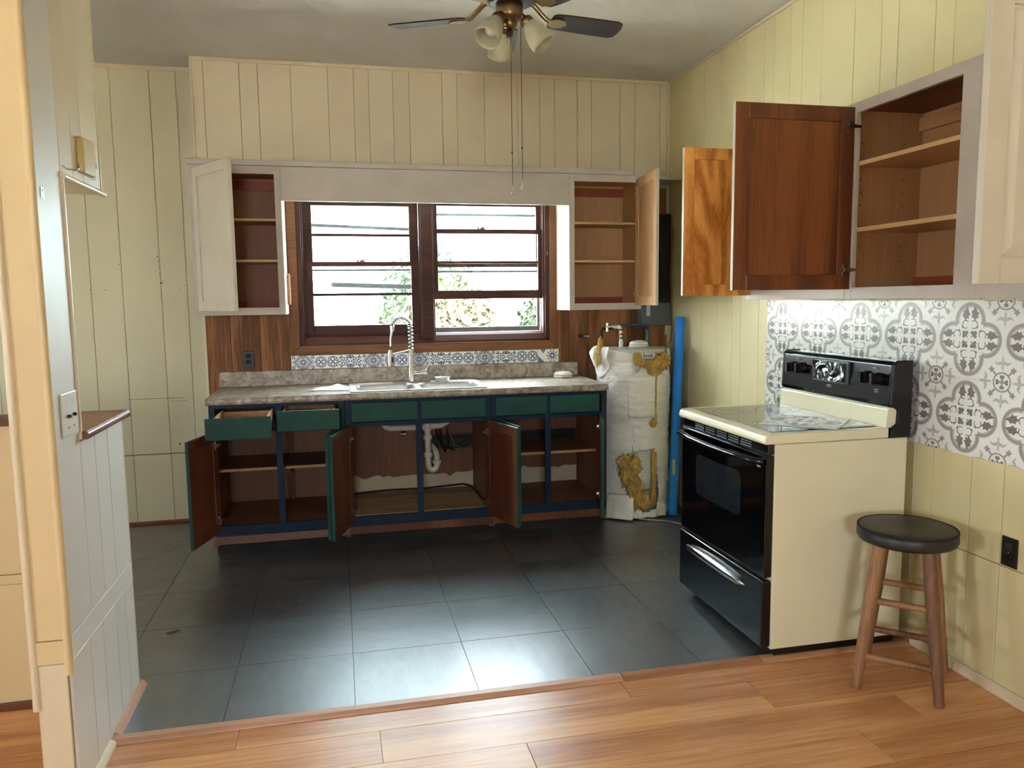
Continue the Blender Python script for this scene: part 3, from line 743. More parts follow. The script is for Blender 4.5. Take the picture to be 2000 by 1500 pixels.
cab_door(cabB, (.872, YH), (sind(15.5), -cosd(15.5)), .405, DZ0, DZ1, -1, green, oak_base)
cab_door(cabC, (.918, YH), (sind(11), -cosd(11)), .345, DZ0, DZ1, 1, green, oak_base)
cab_door(cabC, (1.612, YH), (-sind(17.5), -cosd(17.5)), .345, DZ0, DZ1, -1, green, oak_base)
# toe boards (brown planks nailed under the rails)
m = MB(); m.prism([(-.745, .078), (.03, .078), (.03, .126), (-.715, .126)], 'y', YF-.012, YF+.012); part('toe_board', m, rail_wood, cabA, .002)
part('toe_board', bx(.03, .893, YF-.004, YF+.012, .078, .126), oak_base, cabB, .002)
part('toe_board', bx(.895, 1.638, YF-.002, YF+.012, .078, .126), oak_base, cabC, .002)
part('edge_board', bx(1.6425, 1.652, YF+.02, YF+.10, .05, ZT), raw_wood, cabC, .001)
# inner details: shelf brace, dark gap behind sink and right cabinet
part('shelf_brace', bx(-.335, -.318, YCB-.05, YCB-.008, .18, .74), base_inner, cabA)
part('shelf_brace', bx(-.34, -.318, YF+.30, YCB-.05, .40, .468), base_inner, cabA)
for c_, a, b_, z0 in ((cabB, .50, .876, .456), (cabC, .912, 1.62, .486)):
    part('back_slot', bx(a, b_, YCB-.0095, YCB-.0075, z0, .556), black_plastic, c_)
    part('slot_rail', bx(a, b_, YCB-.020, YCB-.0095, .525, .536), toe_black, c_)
pale_wall = paint('pale_unpainted_strip', (206, 194, 164), .7, .12, 9)
for c_, a, b_, sd_ in ((cabB, .038, .876, 1.0), (cabC, .912, 1.625, 6.0), (cabA, -.70, .0, 9.0)):
    n_ = 26; top = [(a+(b_-a)*k/n_, .285+.035*noise.noise(Vector((k*.45, sd_, 0)))+.012*noise.noise(Vector((k*1.4, sd_, 3)))) for k in range(n_+1)]
    if c_ is cabA: continue
    m = MB(); m.prism([(b_, .18), (a, .18)]+top, 'y', YCB-.0092, YCB-.0078); part('pale_patch', m, pale_wall, c_)
ply = wood('stained_plywood', (134, 112, 82), (168, 146, 110), 'X', 5, .6, .08, 3)
part('liner', bx(.05, .862, YF+.03, YCB-.03, .1805, .186), ply, cabB)
m = MB(); m.prism(rotp([(-.07, 0), (-.03, .012), (.06, .006), (.08, -.004), (.0, -.012)], .1, .41, 4.93), 'z', .1861, .1866); part('water_stain', m, oak_base, cabB)
m = MB(); m.tube([(.06, YCB-.045, .19), (.3, YCB-.05, .20), (.55, YCB-.04, .195), (.80, YCB-.05, .21), (.85, YCB-.1, .20), (.872, 4.7, .186)], .006, 6); part('liner_edge', m, rubber, cabB)

# drain under sink
dp = thing('drain_pipe', 'white plastic sink drain with trap inside the open cabinet', 'pipe', (.53, 4.85, .45))
m = MB()
m.tube([(.26, 4.85, .745), (.26, 4.85, .690), (.27, 4.85, .672), (.30, 4.85, .664), (.52, 4.85, .664), (.62, 4.85, .67), (.66, 4.85, .69), (.67, 4.85, .745)], .020, 12)
part('cross_pipe', m, pvc, dp)
m = MB(); m.tube([(.533, 4.85, .66), (.533, 4.85, .425), (.537, 4.85, .402), (.549, 4.85, .386), (.563, 4.85, .382), (.577, 4.85, .388), (.587, 4.85, .404), (.590, 4.85, .425), (.590, 4.86, .475), (.586, 4.875, .50), (.575, 4.91, .515), (.57, 5.0, .522), (.57, 5.15, .525)], .0195, 12); part('trap', m, pvc, dp)
for p0, p1, r in (((.533, 4.85, .585), (.533, 4.85, .612), .029), ((.533, 4.85, .472), (.533, 4.85, .500), .029), ((.590, 4.85, .425), (.590, 4.85, .448), .029), ((.533, 4.85, .640), (.533, 4.85, .690), .027)):
    m = MB(); m.cyl(p0, p1, r, n=14); part('slip_nut', m, pvc, dp)
sh = thing('supply_line', 'dark braided water supply lines and valve under the sink', 'hose', (.6, 5.1, .6))
m = MB(); m.tube([(.38, 5.06, .66), (.385, 5.05, .63), (.39, 5.04, .60)], .009, 8); m.cyl((.375, 5.0, .60), (.405, 5.0, .60), .018, n=10); part('valve', m, chrome, sh)
m = MB(); m.tube([(.62, 4.95, .73), (.63, 4.97, .60), (.645, 5.02, .50), (.67, 5.05, .455), (.69, 5.05, .50), (.685, 5.04, .66)], .007, 8); part('hose', m, rubber, sh)
m = MB(); m.tube([(.66, 4.95, .74), (.69, 5.0, .60), (.74, 5.05, .50), (.80, 5.08, .468), (.87, 5.10, .49)], .005, 8); part('hose', m, grey_metal, sh)
m = MB(); m.tube([(.60, 5.0, .66), (.62, 5.05, .56), (.66, 5.08, .49), (.74, 5.08, .455)], .006, 8); part('hose', m, rubber, sh)

# ------------------------------------------------------------------ countertop, sink, faucet
CX0, CX1, YC, ZCT = -.745, 1.645, 4.545, .930
SX0, SX1, SY0, SY1 = .055, .885, 4.585, 5.055
ct = thing('countertop', 'brown stone-look laminate countertop with low backsplash', 'countertop', (.45, 4.86, .89))
m = MB(); prof = [(YC+.010, .890), (YC+.003, .893), (YC, .905), (YC+.002, .920), (YC+.012, .930)]
def slab(a, b_, y1): 
    q = prof+[(y1, .930), (y1, .890)]; m.prism(q, 'x', a, b_)
slab(CX0, SX0+.02, YCB); slab(SX1-.02, CX1, YCB); slab(SX0+.02, SX1-.02, SY0+.02)
m.box(SX0+.02, SX1-.02, SY1-.02, YCB, .890, .930)
part('worktop', m, counter_mat, ct)
part('backsplash', bx(-.752, 1.636, YB-.022, YB-.0005, .930, 1.028), counter_mat, ct, .004)
sk = thing('kitchen_sink', 'stainless steel double-bowl drop-in sink in the counter', 'sink', ((SX0+SX1)/2, 4.82, .93))
B1 = (.095, .450, 4.625, 4.965); B2 = (.485, .845, 4.625, 4.965)
def rrect(x0, x1, y0, y1, r, n=5):
    pts = []
    for cx, cy, a in ((x1-r, y1-r, 0), (x0+r, y1-r, PI/2), (x0+r, y0+r, PI), (x1-r, y0+r, 1.5*PI)):
        for k in range(n+1): pts.append((cx+r*math.cos(a+PI/2*k/n), cy+r*math.sin(a+PI/2*k/n)))
    return pts
def bowl(b):
    m = MB(); lev = [(0, .9365, .055), (0.002, .934, .055), (.006, .915, .055), (.012, .80, .055), (.035, .765, .05), (.10, .755, .04)]
    rings = []
    for ins, z, r in lev:
        pts = rrect(b[0]+ins, b[1]-ins, b[2]+ins, b[3]-ins, r); rings.append([len(m.v)+k for k in range(len(pts))]); m.v += [(x_, y_, z) for x_, y_ in pts]
    for a, c_ in zip(rings, rings[1:]):
        for k in range(len(a)): m.face([a[k], a[(k+1) % len(a)], c_[(k+1) % len(a)], c_[k]], 0, True)
    m.face(rings[-1]); return m
# rim: flat deck pieced around the two bowls with a raised outer lip
m = MB(); zr0, zr1 = .930, .9365
bmr = bmesh.new()
def loop(pts, z): 
    vs = [bmr.verts.new((x_, y_, z)) for x_, y_ in pts]; return [bmr.edges.new((vs[k], vs[(k+1) % len(vs)])) for k in range(len(vs))]
es = loop(rrect(SX0, SX1, SY0, SY1, .03), zr1)+loop(rrect(*B1, .055), zr1)+loop(rrect(*B2, .055), zr1)
bmesh.ops.triangle_fill(bmr, use_beauty=True, edges=es)
me = bpy.data.meshes.new('rim'); bmr.to_mesh(me); bmr.free(); me.materials.append(steel)
o = link('rim', me, sk, (-(SX0+SX1)/2, -4.82, -.93))
m = MB(); pts = rrect(SX0+.004, SX1-.004, SY0+.004, SY1-.004, .03, 4)
m.tube([(x_, y_, .9345) for x_, y_ in pts], .0048, 6, closed=True); part('lip', m, steel, sk)
part('bowl', bowl(B1), steel, sk, recalc=False); part('bowl', bowl(B2), steel, sk, recalc=False)
for b in (B1, B2):
    m = MB(); m.lathe([(.001, .758), (.03, .757), (.042, .759), (.045, .762)], ((b[0]+b[1])/2, (b[2]+b[3])/2, 0), 18); part('drain', m, chrome, sk)
fc = thing('faucet', 'brushed steel spring pull-down faucet behind the sink', 'faucet', (.455, 5.01, .9365))
fx, fy = .455, 5.01
part('deck_plate', bx(fx-.125, fx+.125, fy-.028, fy+.028, .9366, .944), chrome, fc, .004)
m = MB(); m.cyl((fx, fy, .944), (fx, fy, 1.03), .021, n=18); m.cyl((fx, fy, 1.03), (fx, fy, 1.14), .017, n=18); m.cyl((fx, fy, 1.14), (fx, fy, 1.155), .020, n=18); part('body', m, chrome, fc)
m = MB(); m.cyl((fx+.015, fy, .995), (fx+.085, fy, 1.0), .013, n=14); m.cyl((fx+.075, fy, 1.0), (fx+.10, fy, .998), .016, n=14); m.tube([(fx+.088, fy, 1.005), (fx+.105, fy-.01, 1.04), (fx+.118, fy-.015, 1.062)], [.007, .006, .006], 8); part('handle', m, chrome, fc)
dirx, diry = -.90, -.42
path = []
for k in range(41):
    t_ = k/40
    if t_ < .35: path.append((0, 1.155+(.235-.155+.06)*t_/.35*1.0))
    else:
        a = PI*(t_-.35)/.65*0.93; path.append((.068-.068*math.cos(a), 1.295+.062*math.sin(a)))
base = [Vector((fx+dirx*u, fy+diry*u, z_)) for u, z_ in path]
m = MB(); m.tube(base, .006, 8); part('hose', m, grey_metal, fc)
hel = []; turns = 17; N = 330
for k in range(N+1):
    s_ = k/N*40; i0 = min(int(s_), 39); f_ = s_-i0; p = base[i0].lerp(base[i0+1], f_)
    d_ = (base[i0+1]-base[i0]).normalized(); side = Vector((-diry, dirx, 0)).normalized(); nn = d_.cross(side)
    a = 2*PI*turns*k/N; hel.append(p+(side*math.cos(a)+nn*math.sin(a))*.0145)
m = MB(); m.tube(hel, .0042, 6); part('spring', m, chrome, fc)
e = base[-1]
m = MB(); m.cyl(e, e+Vector((0, 0, -.035)), .014, n=12); m.tube([e+Vector((0, 0, -.03)), e+Vector((-.012, -.003, -.075)), e+Vector((-.014, -.004, -.13))], .008, 8); part('hose_end', m, chrome, fc)
sp = Vector((e.x-.016, e.y-.004, 1.155))
m = MB(); m.cyl(sp, sp-Vector((0, 0, .035)), .015, n=14); m.cyl(sp-Vector((0, 0, .035)), sp-Vector((0, 0, .095)), .018, n=14); m.cyl(sp-Vector((0, 0, .095)), sp-Vector((0, 0, .108)), .024, .026, n=14); part('spray_head', m, chrome, fc)
part('spray_button', bx(sp.x+.006, sp.x+.020, sp.y-.019, sp.y-.008, sp.z-.08, sp.z-.045), black_plastic, fc, .002)
m = MB(); m.tube([(fx, fy, 1.148), (sp.x+.01, sp.y, 1.125)], .006, 8); m.cyl(sp+Vector((0, 0, -.018)), sp+Vector((0, 0, -.042)), .021, n=14); part('support_arm', m, chrome, fc)
# basket strainer standing by the right bowl
st = thing('sink_strainer', 'steel basket strainer lying behind the right sink bowl', 'strainer', (.655, 5.0, .9366))
m = MB(); m.lathe([(.030, .937), (.045, .940), (.050, .962), (.055, .966), (.052, .966), (.047, .962), (.042, .943), (.028, .940)], (.655, 5.0, 0), 20); part('cup', m, steel, st)
m = MB(); m.cyl((.655, 5.0, .938), (.655, 5.0, .972), .008, .006, 10); part('knob', m, chrome, st)
for k in range(3):
    a = k*2*PI/3+.3; m = MB(); m.tube([(.655, 5.0, .955), (.655+.048*math.cos(a), 5.0+.048*math.sin(a), .958)], .003, 6); part('spoke', m, chrome, st)
# paper left of the sink
m = MB(); nx, ny = 9, 7
for j in range(ny):
    for i in range(nx):
        u, v_ = i/(nx-1), j/(ny-1)
        z_ = .9315+.004*abs(math.sin(u*6))+(.022*math.exp(-((u-.62)/.16)**2)*v_)
        m.v.append((-.185+u*.235+.02*v_, 4.72+v_*.20+.02*math.sin(u*5), z_))
for j in range(ny-1):
    for i in range(nx-1): m.face([j*nx+i, j*nx+i+1, (j+1)*nx+i+1, (j+1)*nx+i], 1 if (j == 0 and i < 1) else 0, True)
ppr = solo('paper_sheet', m, [paper, red_print], 'crumpled white paper with a red corner on the counter left of the sink', 'paper', (-.05, 4.82, .93))
sd = ppr.modifiers.new('solid', 'SOLIDIFY'); sd.thickness = .0008

def smoke_alarm(c, label, tag, group):
    t = thing('smoke_alarm', label, 'smoke alarm', c, group)
    x_, y_, z_ = c; m = MB(); m.lathe([(.001, z_), (.060, z_), (.066, z_+.005), (.066, z_+.014), (.062, z_+.016)], (x_, y_, 0), 28); part('base', m, white_plastic, t)
    m = MB(); m.lathe([(.062, z_+.0165), (.064, z_+.020), (.060, z_+.032), (.045, z_+.040), (.02, z_+.043), (.001, z_+.0435)], (x_, y_, 0), 28); part('cover', m, white_plastic, t)
    m = MB(); m.lathe([(.0625, z_+.0155), (.0632, z_+.0175)], (x_, y_, 0), 28); part('vent_gap', m, rubber, t)
    return t
s1 = smoke_alarm((1.497, 5.05, .9302), 'white round smoke alarm with green tag on the counter corner', 'green', 'smoke alarms')
part('green_tag', bx(1.47, 1.51, 4.982, 4.985, .932, .940), lime, s1)

# ------------------------------------------------------------------ wall cabinets over the counter
YU = 4.853
UZ0, UZ1 = 1.392, 2.268
def wall_cab(x0, x1, ox0, ox1, label, lskin, rskin, inside, shelves):
    t = thing('wall_cabinet', label, 'cabinet', ((x0+x1)/2, 5.0, UZ0), 'cabinets beside the window')
    part('side_panel', bx(x0, x0+.014, YU+.018, YB-.001, UZ0, UZ1, 0, {'-x': 1}), [inside, lskin], t); part('side_panel', bx(x1-.014, x1, YU+.018, YB-.001, UZ0, UZ1, 0, {'+x': 1}), [inside, rskin], t)
    part('bottom_panel', bx(x0+.014, x1-.014, YU+.018, YB-.001, UZ0+.020, UZ0+.036), inside, t); part('top_panel', bx(x0+.014, x1-.014, YU+.018, YB-.001, UZ1-.03, UZ1-.016), inside, t)
    part('back_panel', bx(x0+.014, x1-.014, YB-.010, YB-.001, UZ0+.02, UZ1-.016), inside, t)
    m = MB(); m.box(x0, ox0, YU, YU+.018, UZ0, UZ1); m.box(ox1, x1, YU, YU+.018, UZ0, UZ1); m.box(ox0, ox1, YU+.0004, YU+.018, UZ0, UZ0+.044); m.box(ox0, ox1, YU+.0004, YU+.018, 2.222, UZ1)
    part('face_frame', m, greige, t, .001)
    part('hanging_rail', bx(x0+.015, x1-.015, YB-.022, YB-.0105, 2.165, 2.222), redwood, t); part('hanging_rail', bx(x0+.015, x1-.015, YB-.022, YB-.0105, UZ0+.037, UZ0+.085), redwood, t)
    for z_ in shelves:
        part('shelf', bx(x0+.015, x1-.015, YU+.03, YB-.012, z_-.014, z_, 0, {'-y': 1}), [inside, shelf_edge], t)
    return t
wcl = wall_cab(-.817, -.305, -.775, -.342, 'greige wall cabinet left of the window with its raised-panel door half open', greige, offwhite, maple_brown, (1.965, 1.722))
wcr = wall_cab(1.484, 1.985, 1.520, 1.948, 'greige wall cabinet right of the window with empty wooden shelves', greige, greige, maple, (1.966, 1.718))
cab_door(wcl, (-.800, YU-.002), (cosd(57), -sind(57)), .462, 1.420, 2.245, 1, offwhite, maple_brown, True, False)
cab_door(wcr, (1.962, YU-.002), (-.10, -.995), .440, 1.420, 2.240, -1, greige, maple, False, True)
m = MB(); m.prism([(5.06, 1.45), (5.075, 1.50), (5.07, 1.625), (5.055, 1.645), (5.045, 1.64), (5.045, 1.45)], 'x', -.305, -.285)
part('wood_bracket', m, raw_wood, wcl, .002)
vl = solo('valance', bx(-.3045, 1.4835, YU, YU+.018, 2.068, 2.267), greige, 'long greige valance board bridging the two cabinets over the window', 'valance', (.59, YU, 2.068), .001)
m = MB(); m.prism([(YU-.012, 2.2685), (YB-.001, 2.2685), (YB-.001, 2.300), (YU-.018, 2.300), (YU-.018, 2.290)], 'x', -.825, 1.925)
solo('cabinet_moulding', m, greige, 'long greige top board running above the window cabinets', 'moulding', (.55, 5.0, 2.2685), .002)
m = MB(); m.box(1.93, XR-.001, YU+.06, YB-.001, 2.262, 2.272); m.box(1.93, XR-.001, YU+.055, YU+.06, 2.255, 2.275)
solo('corner_shelf', m, offwhite, 'thin pale ledge between the right window cabinet and the corner', 'ledge', (2.12, 5.0, 2.26))

# electrical panel in the corner
ep = thing('electrical_panel', 'grey electrical breaker panel with black cover in the dark corner', 'electrical panel', (2.20, 5.12, 1.27))
part('box', bx(2.085, 2.300, 5.085, YB-.001, 1.272, 2.05), grey_metal, ep, .003)
part('cover', bx(2.125, 2.295, 5.072, 5.085, 1.43, 2.045), black_plastic, ep, .003)
for k in range(14): part('breaker', bx(2.165, 2.215, 5.062, 5.072, 1.45+k*.024, 1.468+k*.024), black_enamel, ep, .001)
part('door_edge', bx(2.118, 2.124, 5.03, 5.085, 1.34, 1.43), white_plastic, ep)
m = MB(); m.tube([(2.297, 5.05, 1.95), (2.29, 5.05, 1.8), (2.282, 5.05, 1.6), (2.295, 5.05, 1.4), (2.302, 5.06, 1.25), (2.300, 5.08, 1.15)], .004, 6)
solo('wall_cable', m, copper, 'thin cable hanging down the wall corner by the breaker panel', 'cable', (2.3, 5.05, 1.15))

# outlets
def outlet(name, label, c, wall):
    t = thing(name, label, 'outlet', c, 'black outlets'); x_, y_, z_ = c
    if wall == 'back':
        part('plate', bx(x_-.035, x_+.035, y_-.005, y_, z_, z_+.108), black_plastic, t, .003)
        for dz in (.026, .064): part('socket', bx(x_-.017, x_+.017, y_-.008, y_-.005, z_+dz, z_+dz+.026), rubber, t, .004)
    else:
        part('plate', bx(x_-.005, x_, y_-.034, y_+.034, z_, z_+.108), black_plastic, t, .003)
        for dz in (.026, .064): part('socket', bx(x_-.008, x_-.005, y_-.017, y_+.017, z_+dz, z_+dz+.026), black_enamel, t, .004)
        m = MB(); m.cyl((x_-.0052, y_, z_+.054), (x_-.0085, y_, z_+.054), .003, n=8); part('screw', m, chrome, t)
outlet('wall_outlet', 'black outlet on the walnut panelling left of the window', (-.570, YB, 1.050), 'back')
outlet('wall_outlet', 'black outlet low on the cream right wall beside the stool', (XR, 2.206, .492), 'right')

# ------------------------------------------------------------------ right wall cabinets
XF = 1.985; RZ0, RZ1 = 1.452, 2.208
def right_cab(y0, y1, openings, label, skin, inside, shelves):
    t = thing('wall_cabinet', label, 'cabinet', (2.15, (y0+y1)/2, RZ0), 'cabinets on the right wall')
    part('side_panel', bx(XF+.018, XR-.001, y0, y0+.014, RZ0+.005, RZ1, 0, {'-y': 1}), [inside, skin], t); part('side_panel', bx(XF+.018, XR-.001, y1-.014, y1, RZ0+.005, RZ1, 0, {'+y': 1}), [inside, skin], t)
    part('bottom_panel', bx(XF+.018, XR-.001, y0+.014, y1-.014, RZ0+.025, RZ0+.040, 0, {'-z': 1}), [inside, skin], t); part('top_panel', bx(XF+.018, XR-.001, y0+.014, y1-.014, RZ1-.025, RZ1-.010), [oak_base], t)
    part('back_panel', bx(XR-.008, XR-.001, y0+.014, y1-.014, RZ0+.02, RZ1-.01), maple, t)
    m = MB(); ys = [y0]+[v_ for o_ in openings for v_ in o_]+[y1]
    for a, b_ in zip(ys[0::2], ys[1::2]): m.box(XF, XF+.018, a, b_, RZ0, RZ1)
    for a, b_ in openings: m.box(XF+.0004, XF+.018, a, b_, RZ0, RZ0+.045); m.box(XF+.0004, XF+.018, a, b_, RZ1-.040, RZ1)
    part('face_frame', m, greige, t, .001)
    for a, b_ in zip(openings, openings[1:]):
        mid = (a[1]+b_[0])/2; part('divider', bx(XF+.018, XR-.008, mid-.008, mid+.008, RZ0+.04, RZ1-.025), inside, t)
    part('hanging_rail', bx(XR-.026, XR-.008, y0+.015, y1-.015, 2.112, 2.165), raw_wood, t); part('hanging_rail', bx(XR-.022, XR-.008, y0+.015, y1-.015, RZ0+.0405, RZ0+.085), redwood, t)
    for z_ in shelves:
        part('shelf', bx(XF+.022, XR-.009, y0+.015, y1-.015, z_-.016, z_, 0, {'-x': 1}), [inside, shelf_edge], t)
    return t
rca = right_cab(1.500, 2.733, [(1.540, 2.080), (2.172, 2.690)], 'greige two-bay wall cabinet over the range with open doors and bare shelves', greige, maple, (1.985, 1.730))
rcb = right_cab(2.735, 3.500, [(2.775, 3.460)], 'greige wall cabinet farther along the right wall with golden oak door', greige, maple, (1.985, 1.730))
cab_door(rca, (XF-.003, 2.716), (-1, 0), .508, 1.490, 2.190, 1, offwhite, oak_dark, False, True, fr=.058)
cab_door(rca, (XF-.003, 1.545), (-1, 0), .500, 1.488, 2.190, -1, offwhite, oak_dark, True, True, fr=.062)
cab_door(rcb, (XF-.003, 3.470), (-1, 0), .358, 1.472, 2.172, 1, offwhite, oak_gold, False, True)
cab_door(rcb, (XF-.003, 2.752), (-1, 0), .350, 1.490, 2.190, -1, offwhite, oak_gold, False, False)
m = MB()
for y_ in (2.705-.016,):
    for z_ in (1.60, 1.66, 1.82, 1.87, 1.92, 2.06):
        for x_ in (XF+.05, XF+.24): m.cyl((x_, 2.7185, z_), (x_, 2.7187, z_), .003, n=6)
m.cyl((XR-.0262, 2.36, 2.139), (XR-.0255, 2.36, 2.139), .006, n=8)
part('pin_hole', m, rubber, rca)

# ------------------------------------------------------------------ range
rg = thing('kitchen_range', 'almond electric range with black oven door and glass cooktop', 'stove', (1.94, 3.05, 0))
SX, SXB, SYA, SYB = 1.622, 2.258, 2.668, 3.436
part('body', bx(SX+.035, SXB, SYA, SYB, .045, .886), range_cream, rg, .004)
part('foot_base', bx(SX+.06, SXB-.02, SYA+.012, SYB-.012, 0, .045), black_plastic, rg)
m = MB(); xo = [(SX-.012, .888), (SX-.016, .900), (SX-.010, .922), (SX+.006, .930), (2.165, .930), (2.165, .888)]
m.prism(xo, 'y', SYA-.006, SYB+.006); part('cooktop_frame', m, range_cream, rg, .006, seg=3)
part('cooktop_glass', bx(SX+.035, 2.135, SYA+.035, SYB-.035, .9302, .9325), black_gloss, rg)
m = MB()
for cx, cy, r in ((1.78, 2.86, .10), (1.78, 3.24, .085), (2.02, 2.86, .075), (2.02, 3.24, .10)):
    arc(m, cx, cy, r, .003, 0, 2*PI, .9329, 0, 40); arc(m, cx, cy, r*.6, .002, 0, 2*PI, .9329, 0, 32)
o = part('burner_ring', m, grey_metal, rg, recalc=False)
# riser and console
m = MB(); m.prism([(2.150, .928), (2.158, 1.005), (2.168, 1.012), (2.20, 1.012), (2.20, .928)], 'y', SYA-.002, SYB+.002); part('riser', m, range_cream, rg, .004)
m = MB(); m.prism([(2.166, 1.012), (2.160, 1.030), (2.172, 1.185), (2.186, 1.198), (2.258, 1.198), (2.258, .888), (2.20, .888), (2.20, 1.0)], 'y', SYA, SYB); part('console', m, black_enamel, rg, .006, seg=3)
m = MB(); m.prism([(2.168, .888), (2.172, .93), (2.195, .945), (2.198, 1.0), (2.163, 1.022), (2.170, 1.188), (2.190, 1.202), (2.262, 1.202), (2.262, .888)], 'y', SYA-.012, SYA+.002); part('end_cap', m, black_plastic, rg, .005)
m = MB(); m.prism([(2.168, .888), (2.172, .93), (2.195, .945), (2.198, 1.0), (2.163, 1.022), (2.170, 1.188), (2.190, 1.202), (2.262, 1.202), (2.262, .888)], 'y', SYB-.002, SYB+.012); part('end_cap', m, black_plastic, rg, .005)
for y_ in (3.345, 3.270, 2.805, 2.735):
    m = MB(); m.cyl((2.166, y_, 1.125), (2.142, y_, 1.122), .026, .023, 20); m.box(2.122, 2.144, y_-.007, y_+.007, 1.100, 1.146); part('knob', m, black_plastic, rg, .002)
# clock window with chrome burst
part('clock_frame', bx(2.155, 2.170, 2.925, 3.175, 1.078, 1.178), grey_metal, rg, .003)
m = MB(); 
nu_, nv_ = 40, 16
for i in range(nu_+1):
    for j in range(nv_+1):
        u, v_ = i/nu_, j/nv_; p_, q_ = (u-.5)*2.4, (v_-.5)
        hgt = .0035*math.sin(9*math.hypot(p_, q_*1.6)+3*math.atan2(q_, p_+1e-6))+.002*math.cos(14*p_)*math.cos(7*q_)
        m.v.append((2.1525-.004-hgt, 2.935+u*.23, 1.086+v_*.085))
for i in range(nu_):
    for j in range(nv_):
        k = i*(nv_+1)+j; m.face([k, k+1, k+nv_+2, k+nv_+1], 0, True)
part('clock_glass', m, metal('dim_chrome', (112, 114, 116), .25), rg, recalc=False)
m = MB()
for y_, z_, w_, h_ in ((3.06, 1.062, .03, .004), (3.06, 1.055, .03, .003), (2.76, 1.165, .02, .003), (2.745, 1.075, .022, .004), (2.745, 1.066, .018, .004), (3.31, 1.165, .02, .003)):
    m.box(2.1605, 2.163, y_-w_/2, y_+w_/2, z_, z_+h_)
part('printed_mark', m, print_mid, rg)
# oven door, vent, handle, drawer
part('vent_panel', bx(SX+.008, SX+.036, SYA+.006, SYB-.006, .845, .886), black_enamel, rg, .003)
for g in range(5):
    for k in range(3): part('vent_slot', bx(SX+.0065, SX+.0085, 2.80+g*.105, 2.885+g*.105, .852+k*.010, .857+k*.010), grey_metal, rg)
m = MB(); m.box(SX, SX+.036, SYA+.004, SYB-.004, .345, .842); dr = part('oven_door', m, black_gloss, rg, .006, seg=3)
m = MB(); m.prism(rrect(2.865, 3.275, .545, .735, .025), 'x', SX-.0012, SX+.0004); part('oven_window', m, oven_glass, dr)
hp = [(SX-.002, SYA+.02, .815), (SX-.036, SYA+.045, .820), (SX-.046, 2.85, .815), (SX-.05, 3.05, .812), (SX-.046, 3.25, .815), (SX-.036, SYB-.045, .820), (SX-.002, SYB-.02, .815)]
m = MB(); m.tube(hp, .013, 10); part('door_handle', m, black_enamel, dr)
part('badge', bx(SX-.001, SX, 2.715, 2.74, .788, .794), print_light, dr)
dw = part('storage_drawer', bx(SX-.006, SX+.036, SYA+.004, SYB-.004, .055, .332), black_enamel, rg, .006, seg=3)
m = MB(); pr_ = []
for k in range(17):
    u = k/16; yy = 2.80+u*.55; dd = math.sin(PI*u)**.4
    pr_.append((SX-.008-.012*dd, yy, .272+.006*math.sin(PI*u)))
m.tube(pr_, [.004+.016*math.sin(PI*k/16)**.35 for k in range(17)], 10); part('drawer_handle', m, chrome, dw)
# loose tile on the cooktop
lt = link('loose_tile', qmesh, None, (1.93, 2.885, .9362)); lt.rotation_euler = (0, 0, R(-46))
lt['label'] = 'loose grey-and-white patterned tile lying on the glass cooktop'; lt['category'] = 'tile'
m = MB(); m.prism([(2.02, 2.72), (2.128, 2.715), (2.125, 2.80)], 'z', .9325, .936)
solo('tile_offcut', m, tile_white, 'small white tile offcut at the back corner of the cooktop', 'tile', (2.09, 2.74, .9325))

# ------------------------------------------------------------------ stool
so = thing('bar_stool', 'round wooden stool with worn black padded seat by the right wall', 'stool', (2.055, 2.41, 0))
sc_ = (2.055, 2.41)
m = MB(); m.lathe([(.001, .545), (.150, .545), (.168, .552), (.174, .565), (.172, .592), (.166, .600), (.150, .604), (.08, .600), (.001, .598)], (sc_[0], sc_[1], 0), 40); seat = part('seat', m, vinyl_black, so)
m = MB(); m.tube([(sc_[0]+.169*math.cos(2*PI*k/40), sc_[1]+.169*math.sin(2*PI*k/40), .598) for k in range(40)], .0045, 6, closed=True); part('piping', m, rubber, seat)
dirs = [(-1, -.06), (-.04, -1), (1, .06), (.02, 1)]
def legp(k, z_):
    u = 1-z_/.55; r = .118+.088*u; return Vector((sc_[0]+dirs[k][0]*r, sc_[1]+dirs[k][1]*r, z_))
for k in range(4):
    m = MB(); m.tube([legp(k, 0), legp(k, .12), legp(k, .36), legp(k, .548)], [.0175, .0210, .0245, .0230], 14); part('leg', m, stool_wood, so)
for a, b_, hs in ((0, 1, (.125, .335)), (2, 3, (.125, .335)), (1, 2, (.20, .40)), (3, 0, (.20, .40))):
    for z_ in hs: m = MB(); m.tube([legp(a, z_), legp(b_, z_)], .0125, 10); part('rung', m, stool_wood, so)

# ------------------------------------------------------------------ water heater
HC = (1.957, 4.922); HR = .222; BR = .245
wh_ = thing('water_heater', 'water heater wrapped in torn white insulation blanket beside the counter', 'water heater', (HC[0], HC[1], 0))
m = MB(); m.lathe([(.001, .03), (HR, .03), (HR, 1.105), (HR-.004, 1.125), (HR-.02, 1.133), (.001, 1.138)], (HC[0], HC[1], 0), 48); part('tank', m, jacket, wh_)
for k in range(3):
    a = k*2.1+.4; m = MB(); m.cyl((HC[0]+.19*math.cos(a), HC[1]+.19*math.sin(a), 0), (HC[0]+.19*math.cos(a), HC[1]+.19*math.sin(a), .032), .02, n=10); part('leg', m, rubber, wh_)
def hp_(deg, z_, r): a = R(deg); return (HC[0]+r*math.cos(a), HC[1]+r*math.sin(a), z_)
HOLE = [(-138, .33), (-131, .41), (-112, .457), (-77, .472), (-70, .33), (-66, .167), (-70, .075), (-92, .045), (-107, .085), (-118, .18), (-134, .29)]
